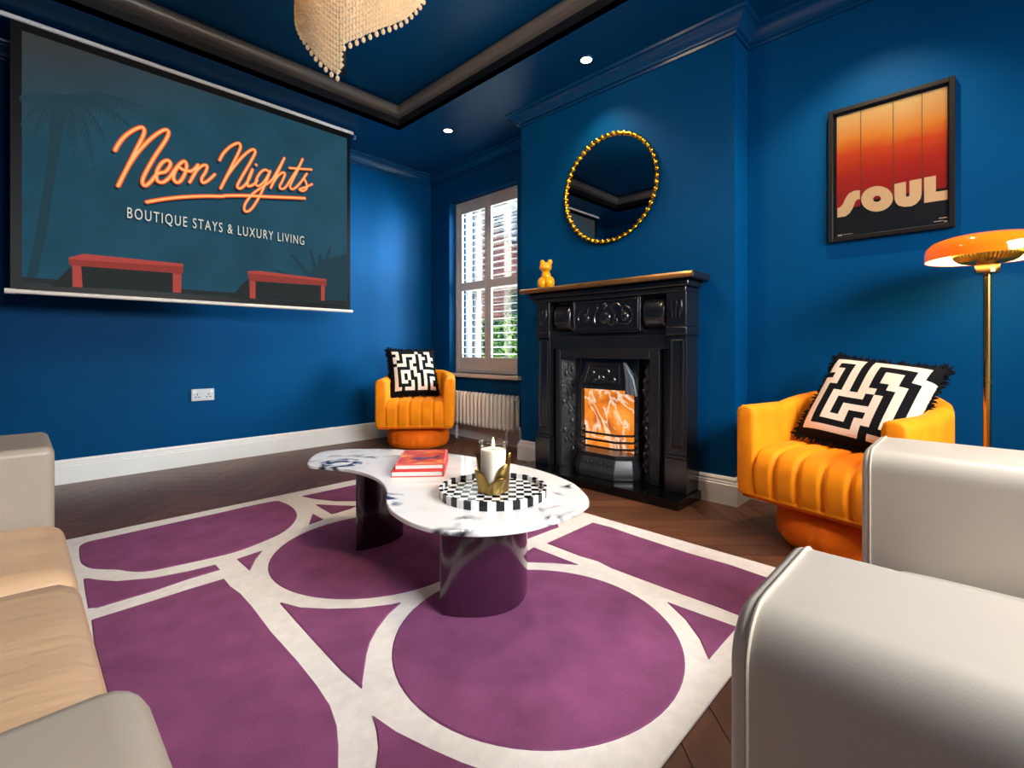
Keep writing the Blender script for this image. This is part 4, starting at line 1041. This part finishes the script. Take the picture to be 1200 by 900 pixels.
def cush_matrix(bl, e, lean, size, roll=0.0, thick=.12):
    e = Vector(e).normalized(); back = Vector((-e.y, e.x, 0)); up = (Vector((0, 0, 1))*math.cos(lean)+back*math.sin(lean)).normalized()
    # outward normal
    nrm = e.cross(up)
    R = Matrix((e, up, nrm)).transposed().to_4x4() @ Matrix.Rotation(roll, 4, 'Z')
    c = Vector(bl)+e*size/2+up*size/2
    return Matrix.Translation(c) @ R
sL = .44
MLc = cush_matrix((2.69*h, 4.335*h, .435), (.96, -.28, 0), math.radians(22), sL, math.radians(-1))
cushion('black and ivory maze cushion on the tub chair by the shuttered window', MLc, sL, .14, PATA)
sR = .44
MRc = cush_matrix((2.955*h, .705*h, .43), (-.295, -.957, 0), math.radians(34), sR, math.radians(-7))
cushion('black and ivory maze cushion on the tub chair by the floor lamp', MRc, sR, .14, PATB)

# ================================================================== COFFEE TABLE
ZT = .36
tp = [(360,543),(373,530.5),(400,526.6),(430,526),(466,526.6),(526,531.5),(556,535.6),(607,544.6),(640,553),(670,565),(685,577),(690.5,586),(687,592),(670,602),(640,612),(610,619),(565,623),(520,621),(484,612.5),(460,599),(452.5,587),(453,575),(446.5,564),(433,556),(409,549.5),(379,546.5)]
tw = [on_z(x, y, ZT) for x, y in tp]
tw = spline([(p.x, p.y, ZT) for p in tw], 5, True)
ct = thing('coffee_table', 'kidney-shaped white marble coffee table on two curved plum lacquer legs', 'table', (1.3*h, 1.75*h, 0))
b = MB(); P = [Vector(p) for p in tw]
if area2([(p.x, p.y) for p in P]) < 0: P = P[::-1]
b.prism([(p.x, p.y, ZT-.016) for p in P], (0, 0, .016)); b.build('marble_top', MARB, ct, bevel=.004, bseg=3)
def curved_leg(pa, pb, bulge, mat):
    pa, pb = Vector((pa.x, pa.y, 0)), Vector((pb.x, pb.y, 0)); n = 20; d = pb-pa; nr = Vector((d.y, -d.x, 0)).normalized()
    if nr.dot(Vector((-1, -1, 0))) < 0: nr = -nr
    out = []
    for k in range(n+1):
        t = k/n; out.append(pa+d*t+nr*bulge*math.sin(PI*t)**.8)
    b = MB(); zz = .0145
    outline = out+[pb+nr*-.012, pa+nr*-.012]
    b.prism([(p.x, p.y, zz) for p in outline], (0, 0, ZT-.0165-zz)); return b.build('curved_leg', mat, ct, smooth=True, angle=40)
curved_leg(on_z(518, 721, .0135), on_z(617, 682, .0135), .115, WOODD)
curved_leg(on_z(419, 646, .0135), on_z(472.5, 627, .0135), .03, TBLK)

# ------------------------------------------------------------------ books
wdir = Vector((.743, -.669, 0)); ddir = Vector((.669, .743, 0))
def covermat():
    m, t, b, N, L = node_mat('painted_cover')
    tc = N('TexCoord'); n = N('TexNoise'); n.inputs['Scale'].default_value = 9; n.inputs['Detail'].default_value = 4; n.inputs['Distortion'].default_value = 1; L(tc.outputs['Object'], n.inputs['Vector'])
    r = N('ValToRGB'); ramp(r, [(.3, lin((40, 62, 110))), (.42, lin((190, 52, 50))), (.55, lin((226, 92, 52))), (.68, lin((248, 190, 110)))]); L(n.outputs[0], r.inputs[0]); L(r.outputs[0], b.inputs['Base Color']); b.inputs['Roughness'].default_value = .25; return m
COV = covermat(); DBL = M('navy_ink', (26, 46, 96), .3)
def book(lbl, c, z, W_, D_, T_, rot, cov):
    t = thing('book', lbl, 'book', (c.x, c.y, z), rot, group='books on the coffee table'); fr = getattr_frame(t)
    def bx(nm, lo, hi, m, par=t, bev=0): 
        b = MB().box(lo, hi); b.v = [tuple(fr @ Vector(v)) for v in b.v]; return b.build(nm, m, par, bevel=bev, bseg=1)
    bx('page_block', (-W_/2+.004, -D_/2+.004, .003), (W_/2-.005, D_/2-.004, T_-.003), PAGE)
    tcv = bx('cover', (-W_/2, -D_/2, T_-.003), (W_/2, D_/2, T_), cov)
    bx('cover', (-W_/2, -D_/2, 0), (W_/2, D_/2, .003), REDB); bx('spine', (W_/2-.004, -D_/2, .003), (W_/2, D_/2, T_-.003), REDB)
    return t, fr, tcv
bc = Vector((1.39*h, 1.956*h, 0)); rb = math.atan2(wdir.y, wdir.x)
book('lower red hardback on the marble table under another book', bc-ddir*.012-wdir*.003, ZT, .202, .285, .023, rb, REDB)
t2, fr2, tcv = book('upper hardback with a red and orange painted cover on the marble table', bc, ZT+.023, .192, .268, .021, rb+.02, COV)
b = MB(); pts = [(-.05, -.03), (-.02, -.018), (0, -.012), (.03, -.022), (.075, .01), (.06, -.03), (.02, -.042), (0, -.052), (-.03, -.048)]
b.prism([fr2 @ Vector((x, y, .0211)) for x, y in pts], (0, 0, .0004)); b.build('cover_figure', DBL, tcv)
b = MB()
for lo, hi in (((-.095, -.133), (.095, -.128)), ((-.095, .128), (.095, .133)), ((-.095, -.128), (-.090, .128)), ((.090, -.128), (.095, .128))):
    b.prism([fr2 @ Vector((x, y, .0211)) for x, y in ((lo[0], lo[1]), (hi[0], lo[1]), (hi[0], hi[1]), (lo[0], hi[1]))], (0, 0, .0003))
b.build('cover_border', M('pink_border', (224, 120, 120), .4), tcv)

# ------------------------------------------------------------------ checkered tray
tc_ = on_z(578, 578.5, ZT); TRR = .182
tr = thing('round_tray', 'round black and white checkered tray on the marble table', 'tray', (tc_.x, tc_.y, ZT))
ns = 24; sq = .026; b = MB(); nn = 14
def inside(x, y, r): return x*x+y*y < r*r
for i in range(-nn, nn):
    for j in range(-nn, nn):
        x0_, y0_ = i*sq*.5*2/2, j*sq*.5*2/2
        q = [(x0_, y0_), (x0_+sq*.5, y0_), (x0_+sq*.5, y0_+sq*.5), (x0_, y0_+sq*.5)]
b = MB(); sq = .026; R_ = TRR-.006
for i in range(-8, 8):
    for j in range(-8, 8):
        q = [(i*sq, j*sq), ((i+1)*sq, j*sq), ((i+1)*sq, (j+1)*sq), (i*sq, (j+1)*sq)]
        for k in range(40):
            a = 2*PI*k/40; q = clip(q, math.cos(a), math.sin(a), R_) if q else q
        if len(q) < 3: continue
        b.add([(tc_.x+x*.72-y*.69, tc_.y+x*.69+y*.72, ZT+.010) for x, y in q], [tuple(range(len(q)))], (i+j) % 2)
b.build('tray_floor', [CHB, CHW], tr)
b = MB(); NR = 44
for k in range(NR):
    sub = 3
    for s in range(sub):
        a0, a1 = 2*PI*(k+s/sub)/NR, 2*PI*(k+(s+1)/sub)/NR
        prof = [(TRR-.010, .010), (TRR-.010, .027), (TRR, .027), (TRR, .0), (TRR-.010, .0)]
        v = [(tc_.x+r*math.cos(a), tc_.y+r*math.sin(a), ZT+z) for a in (a0, a1) for r, z in prof]
        b.add(v, [(i, i+1, 5+i+1, 5+i) for i in range(4)], k % 2)
b.build('tray_rim', [CHB, CHW], tr, weld=True)
MB().lathe([(.001, .0), (TRR-.010, .0), (TRR-.010, .009), (.001, .009)], (tc_.x, tc_.y, ZT), 44).build('tray_base', CHB, tr)

# ------------------------------------------------------------------ candle in a brass petal holder
zc0 = ZT+.0105; hx, hy = tc_.x, tc_.y
chd = thing('candle_holder', 'glass hurricane holder wrapped in brass petals on the checkered tray', 'candle holder', (hx, hy, zc0))
MB().lathe([(.047, .012), (.047, .165)], (hx, hy, zc0), 40).build('glass_cylinder', GLASS, chd, smooth=True)
MB().lathe([(.0465, .163), (.0485, .163), (.0485, .167), (.0465, .167)], (hx, hy, zc0), 40).build('glass_rim', M('glass_edge', (90, 96, 98), .1, trans=.6), chd, smooth=True)
MB().lathe([(.001, 0), (.042, 0), (.05, .006), (.05, .012), (.001, .012)], (hx, hy, zc0), 32).build('base', DBRASS, chd, smooth=True)
camdir = math.atan2(-hy, -hx)
for (da, r_, ht, wd_, tl, out_) in ((.55, .0545, .096, .036, .5, .010), (-.75, .0575, .078, .040, -.45, .014), (1.45, .0525, .124, .036, .25, .007), (-1.75, .052, .120, .034, -.2, .007), (2.5, .052, .11, .04, 0, .008), (-2.8, .053, .10, .04, 0, .008), (-.05, .0620, .056, .034, 1.0, .018)):
    a0 = camdir+da
    def pet(u, v, a0=a0, r_=r_, ht=ht, wd_=wd_, tl=tl, out_=out_, o=0):
        wv = math.sin(PI*min(1, .25+.75*v))**.38 if v < .999 else 0
        x = (2*u-1)*wd_*wv*.95; a = a0+x/r_*.85+tl*v*.5
        r = r_+out_*v*v-.006*(2*u-1)**2+o
        return Vector((hx+r*math.cos(a), hy+r*math.sin(a), zc0+.004+ht*v))
    b = MB(); b.grid(pet, 13, 14); b.grid(lambda u, v: pet(u, v, o=.0018), 13, 14, flip=True)
    b.build('petal', DBRASS, chd, smooth=True, angle=180)
cd = thing('pillar_candle', 'white pillar candle with a lit flame inside the brass petal holder', 'candle', (hx, hy, zc0+.012))
MB().lathe([(.001, .012), (.040, .012), (.043, .016), (.043, .136), (.040, .141), (.034, .140), (.001, .136)], (hx, hy, zc0), 36).build('wax', WAX, cd, smooth=True)
MB().tube([(hx, hy, zc0+.134), (hx+.001, hy, zc0+.150)], .0012, 6).build('wick', BLACK, cd)
MB().lathe([(.0005, .144), (.0045, .150), (.0055, .157), (.003, .170), (.0005, .182)], (hx, hy, zc0), 12).build('flame', emis('flame', (255, 222, 150), 6), cd, smooth=True)

# ================================================================== LEATHER SEATING
def rbox(name, lo, hi, r, mat, par, seg=4, puff=None):
    b = MB().box([q*h for q in lo], [q*h for q in hi]); o = b.build(name, mat, par, bevel=r, bseg=seg)
    return o
def soft_cushion(name, lo, hi, mat, par, puff=.02, r=.04, wr=.003):
    """rounded block with a crowned, slightly creased top"""
    lo = [q*h for q in lo]; hi = [q*h for q in hi]
    cx_, cy_, cz_ = [(a+b2)/2 for a, b2 in zip(lo, hi)]; sx_, sy_, sz_ = [(b2-a)/2 for a, b2 in zip(lo, hi)]
    bm = bmesh.new(); bmesh.ops.create_cube(bm, size=2); bmesh.ops.subdivide_edges(bm, edges=bm.edges[:], cuts=19, use_grid_fill=True)
    V = []
    for v in bm.verts:
        x, y, z = v.co.x*sx_, v.co.y*sy_, v.co.z*sz_
        # round the edges: pull onto a rounded box
        ix, iy, iz = max(-sx_+r, min(sx_-r, x)), max(-sy_+r, min(sy_-r, y)), max(-sz_+r, min(sz_-r, z))
        d = Vector((x-ix, y-iy, z-iz))
        if d.length > 1e-6: d = d.normalized()*r
        p = Vector((ix, iy, iz))+d
        u, w_ = p.x/sx_, p.y/sy_
        k = (1-u**4)*(1-w_**4)
        p.z += (puff*k if p.z > 0 else 0) + (wr*k*math.sin(p.y*38+2*math.sin(p.x*9)) if p.z > 0 else 0)
        v.co = (p.x+cx_, p.y+cy_, p.z+cz_)
    fr = getattr_frame(par).inverted()
    for v in bm.verts: v.co = fr @ v.co
    me = bpy.data.meshes.new(name); bm.to_mesh(me); bm.free(); me.materials.append(mat)
    for p in me.polygons: p.use_smooth = True
    o = bpy.data.objects.new(name, me); COL.objects.link(o); o.parent = par; FRAMES[o.name] = getattr_frame(par); return o
def loop_pipe(par, pts, r=.0045):
    b = MB(); b.tube(spline([tuple(q*h for q in p) for p in pts], 6, True), r, 7, closed=True); return b.build('piping', PIPE, par, smooth=True)
lsx = thing('leather_sofa', 'long taupe leather sofa along the side facing the fireplace', 'sofa', (-.45*h, 1.28*h, 0))
rbox('base', (-.96, .20, .045), (.06, 2.35, .24), .015, LEATH, lsx)
for y0, y1 in ((.17, .562), (1.995, 2.40)):
    a_ = rbox('arm', (-.97, y0, .05), (.085, y1, .708), .03 if y0 < 1 else .02, LEATH, lsx, 5)
soft_cushion('seat_cushion', (-.62, .565, .235), (.105, 1.490, .485), LEATHS, lsx, .016, .04, .002)
soft_cushion('seat_cushion', (-.62, 1.494, .235), (.105, 1.99, .485), LEATHS, lsx, .016, .04, .002)
rbox('backrest', (-.99, .20, .05), (-.78, 2.35, .80), .04, LEATH, lsx, 5)
soft_cushion('back_cushion', (-.80, .57, .47), (-.56, 1.28, .90), LEATHS, lsx, .01, .05, 0); soft_cushion('back_cushion', (-.80, 1.285, .47), (-.56, 1.985, .90), LEATHS, lsx, .01, .05, 0)
b = MB()
for xx in (-.9, 0.0):
    for yy in (.3, 2.25): b.tube([(xx*h, yy*h, 0), (xx*h, yy*h, .05*h)], .018, 10)
b.build('feet', BLACK, lsx)
b = MB(); b.tube([((.108)*h, .60*h, .27*h), (.108*h, 1.96*h, .27*h)], .004, 7); b.build('piping', PIPE, lsx, smooth=True)
lac = thing('leather_armchair', 'wide taupe leather armchair with padded block arms facing the projector screen', 'armchair', (1.3*h, -.3*h, 0))
ARM = ((.555, .860, .203, .708), (1.72, 2.10, .25, .705))
def swept_arm(par, x0_, x1_, y0_, y1_, z0_, z1_, r):
    def ringpts(ins, yy):
        pts = []; rr = r-ins*.5
        for (cx_, cz_, s0) in ((x1_-r, z1_-r, 0), (x0_+r, z1_-r, 90), (x0_+.03, z0_+.03, 180), (x1_-.03, z0_+.03, 270)):
            q_ = (r if s0 < 180 else .03)-ins
            for q in range(9):
                an = math.radians(s0+90*q/8); pts.append(Vector(((cx_+q_*math.cos(an))*h, yy*h, (cz_+q_*math.sin(an))*h)))
        return pts
    lv = [ringpts(.012, y1_), ringpts(.004, y1_-.004), ringpts(0, y1_-.012), ringpts(0, y0_)]
    m = len(lv[0]); b = MB(); b.add([p for l in lv for p in l], [(i*m+k, i*m+(k+1) % m, (i+1)*m+(k+1) % m, (i+1)*m+k) for i in range(3) for k in range(m)]+[tuple(range(m)), tuple(3*m+k for k in range(m))])
    a_ = b.build('arm', LEATH2, par, smooth=True, angle=60)
    b = MB(); b.tube(ringpts(-.001, y1_-.02), .0022, 7, closed=True); b.build('piping', PIPE, a_, smooth=True)
for x0_, x1_, yfr, zar in ARM: swept_arm(lac, x0_, x1_, -.90, yfr, .05, zar, .06)
rbox('base', (.855, -.85, .05), (1.72, .16, .22), .015, LEATH2, lac)
soft_cushion('seat_cushion', (.86, -.62, .215), (1.715, .19, .40), LEATH2, lac, .016, .04, 0)
rbox('backrest', (.60, -1.0, .05), (2.0, -.80, .82), .045, LEATH2, lac, 5)
soft_cushion('back_cushion', (.86, -.82, .38), (1.715, -.60, .86), LEATH2, lac, .01, .05, 0)
b = MB()
for xx in (.6, 2.0):
    for yy in (-.85, .12): b.tube([(xx*h, yy*h, 0), (xx*h, yy*h, .055*h)], .018, 10)
b.build('feet', BLACK, lac)

# ================================================================== OUTSIDE THE WINDOW
GX = X_WI+.35
st(MB().box((GX, -4, -.5), (40, 40, -.35)).build('ground', M('paving_outside', (150, 148, 142), .9, vary=.1)))
def brickmat():
    m, t, b, N, L = node_mat('red_brick')
    tc = N('TexCoord'); mp = N('Mapping'); mp.inputs['Rotation'].default_value = (PI/2, 0, PI/2); L(tc.outputs['Object'], mp.inputs[0])
    br = N('TexBrick'); br.inputs['Scale'].default_value = 4.4; br.inputs['Color1'].default_value = (*lin((168, 92, 66)), 1); br.inputs['Color2'].default_value = (*lin((142, 74, 56)), 1); br.inputs['Mortar'].default_value = (*lin((176, 150, 130)), 1)
    sp = N('SeparateXYZ'); L(tc.outputs['Object'], sp.inputs[0]); cb = N('CombineXYZ'); L(sp.outputs[1], cb.inputs[0]); L(sp.outputs[2], cb.inputs[1]); L(cb.outputs[0], br.inputs['Vector'])
    L(br.outputs[0], b.inputs['Base Color']); b.inputs['Roughness'].default_value = .9; return m
BRK = brickmat(); SLATE = M('slate_roof', (96, 102, 112), .7, vary=.15, vscale=4); WPT = M('white_timber', (178, 184, 188), .5); PGL = M('pale_blue_panel', (92, 132, 160), .3)
XO = 8.2*h
bh = thing('brick_house', 'small red brick gabled house seen through the window shutters', 'house', on_x(576, 440, XO))
L0, L1 = on_x(558.5, 400, XO).y, on_x(592.5, 400, XO).y
def wz(px, py): return on_x(px, py, XO).z
ap = on_x(573, 238, XO)
MB().prism([(XO, L0, -.35), (XO, L1, -.35), (XO, L1, wz(592.5, 276)), (XO, ap.y, ap.z-.05), (XO, L0, wz(558.5, 290))], (1.6, 0, 0)).build('brick_wall', BRK, bh)
e1, e0 = on_x(601, 283, XO), on_x(553, 296, XO)
for a_, c_ in ((ap, e1), (ap, e0)):
    MB().prism([(XO-.12, a_.y, a_.z), (XO-.12, c_.y, c_.z), (XO-.12, c_.y, c_.z+.12), (XO-.12, a_.y, a_.z+.12)], (1.9, 0, 0)).build('roof_slope', SLATE, bh)
    MB().prism([(XO-.16, a_.y, a_.z-.06), (XO-.16, c_.y, c_.z-.06), (XO-.16, c_.y, c_.z+.06), (XO-.16, a_.y, a_.z+.06)], (.04, 0, 0)).build('bargeboard', M('dark_bargeboard', (40, 42, 46), .6) if 'dark_bargeboard' not in MATS else MATS['dark_bargeboard'], bh)
XD = 16*h
fh = thing('far_house', 'grey slate-roofed house in the distance behind the hedge', 'house', on_x(610, 430, XD))
a0, a1 = on_x(592, 318, XD), on_x(640, 318, XD)
MB().box((XD, a1.y, -.35), (XD+3, a0.y, a0.z)).build('wall', M('pale_render', (178, 182, 186), .9), fh)
r1 = on_x(600, 285, XD)
MB().prism([(XD-.3, a0.y+.3, a0.z), (XD-.3, a1.y-.3, a0.z), (XD+1.5, a1.y-.3, r1.z), (XD+1.5, a0.y+.3, r1.z)], (.15, 0, .15)).build('slate_roof', SLATE, fh)
for px in (598, 606):
    c0 = on_x(px, 340, XD); MB().box((XD-.05, c0.y-.3, c0.z), (XD+.02, c0.y+.3, c0.z+.8)).build('window', M('dark_pane', (50, 60, 72), .2) if 'dark_pane' not in MATS else MATS['dark_pane'], fh)
XBY = 5.3*h
by = thing('porch_screen', 'white timber porch screen with pale blue panels outside the window', 'porch', on_x(548, 440, XBY))
def strip(nm, pa, pb, t0, mat, dx=0, th=.06):
    A_, B_ = on_x(pa, 300, XBY), on_x(pb, 300, XBY); MB().box((XBY+dx, B_.y, -.35), (XBY+dx+th, A_.y, on_x(548, t0, XBY).z)).build(nm, mat, by)
strip('post', 536, 543.5, 236, WPT); strip('panel', 543.5, 552.5, 238, PGL, .02, .03); strip('dark_reveal', 552.5, 554.5, 238, BLACK, 0, .04); strip('post', 554.5, 559.5, 236, M('cream_timber', (190, 184, 172), .5)); strip('panel', 515, 536, 238, PGL, .02, .03)
A_, B_ = on_x(515, 300, XBY), on_x(559.5, 300, XBY); zz = on_x(548, 236, XBY).z
MB().box((XBY-.05, B_.y, zz), (XBY+.3, A_.y, zz+.25)).build('fascia', WPT, by)
# hedge
def leafy(name, lbl, X, pxa, pxb, pyt, depth, n, seed, cols, cat='hedge'):
    A_, B_ = on_x(pxa, pyt, X), on_x(pxb, pyt, X); t = thing(name, lbl, cat, (X, (A_.y+B_.y)/2, -.35)); rnd = random.Random(seed)
    zt_ = A_.z; b = MB()
    b.grid(lambda u, v: Vector((X+.12+.1*math.sin(7*u+5*v), B_.y+(A_.y-B_.y)*u, -.35+(zt_+.3)*v)), 30, 14); b.box((X+.2, B_.y, -.35), (X+depth, A_.y, zt_-.08))
    b.build('hedge_core', M(name+'_core', (34, 60, 22), .9), t)
    b = MB()
    for k in range(n):
        y = rnd.uniform(B_.y, A_.y); z = rnd.uniform(-.3, zt_+.03*math.sin(y*9)); x = X+rnd.uniform(-.05, .12); s = rnd.uniform(.025, .05)
        u = Vector((rnd.uniform(-1, 1), rnd.uniform(-1, 1), rnd.uniform(-1, 1))).normalized(); w_ = u.orthogonal().normalized()
        c = Vector((x, y, z)); b.add([c-u*s, c+w_*s*.5, c+u*s, c-w_*s*.5], [(0, 1, 2, 3)], rnd.randrange(len(cols)))
    o = b.build('leaves', cols, t); o['kind'] = 'stuff'
LC = [M('leaf_a', (112, 156, 44), .6), M('leaf_b', (78, 122, 38), .6), M('leaf_c', (160, 190, 70), .6)]
leafy('garden_hedge', 'clipped green hedge seen through the lower shutter louvres', 7.0*h, 552, 640, 374, .6, 5000, 4, LC)
LD = [M('leaf_d', (74, 92, 74), .7), M('leaf_e', (104, 118, 100), .7), M('leaf_f', (56, 72, 56), .7)]
leafy('garden_shrub', 'taller dull green shrub behind the clipped hedge', 7.9*h, 594, 640, 340, .5, 1800, 9, LD, 'shrub')
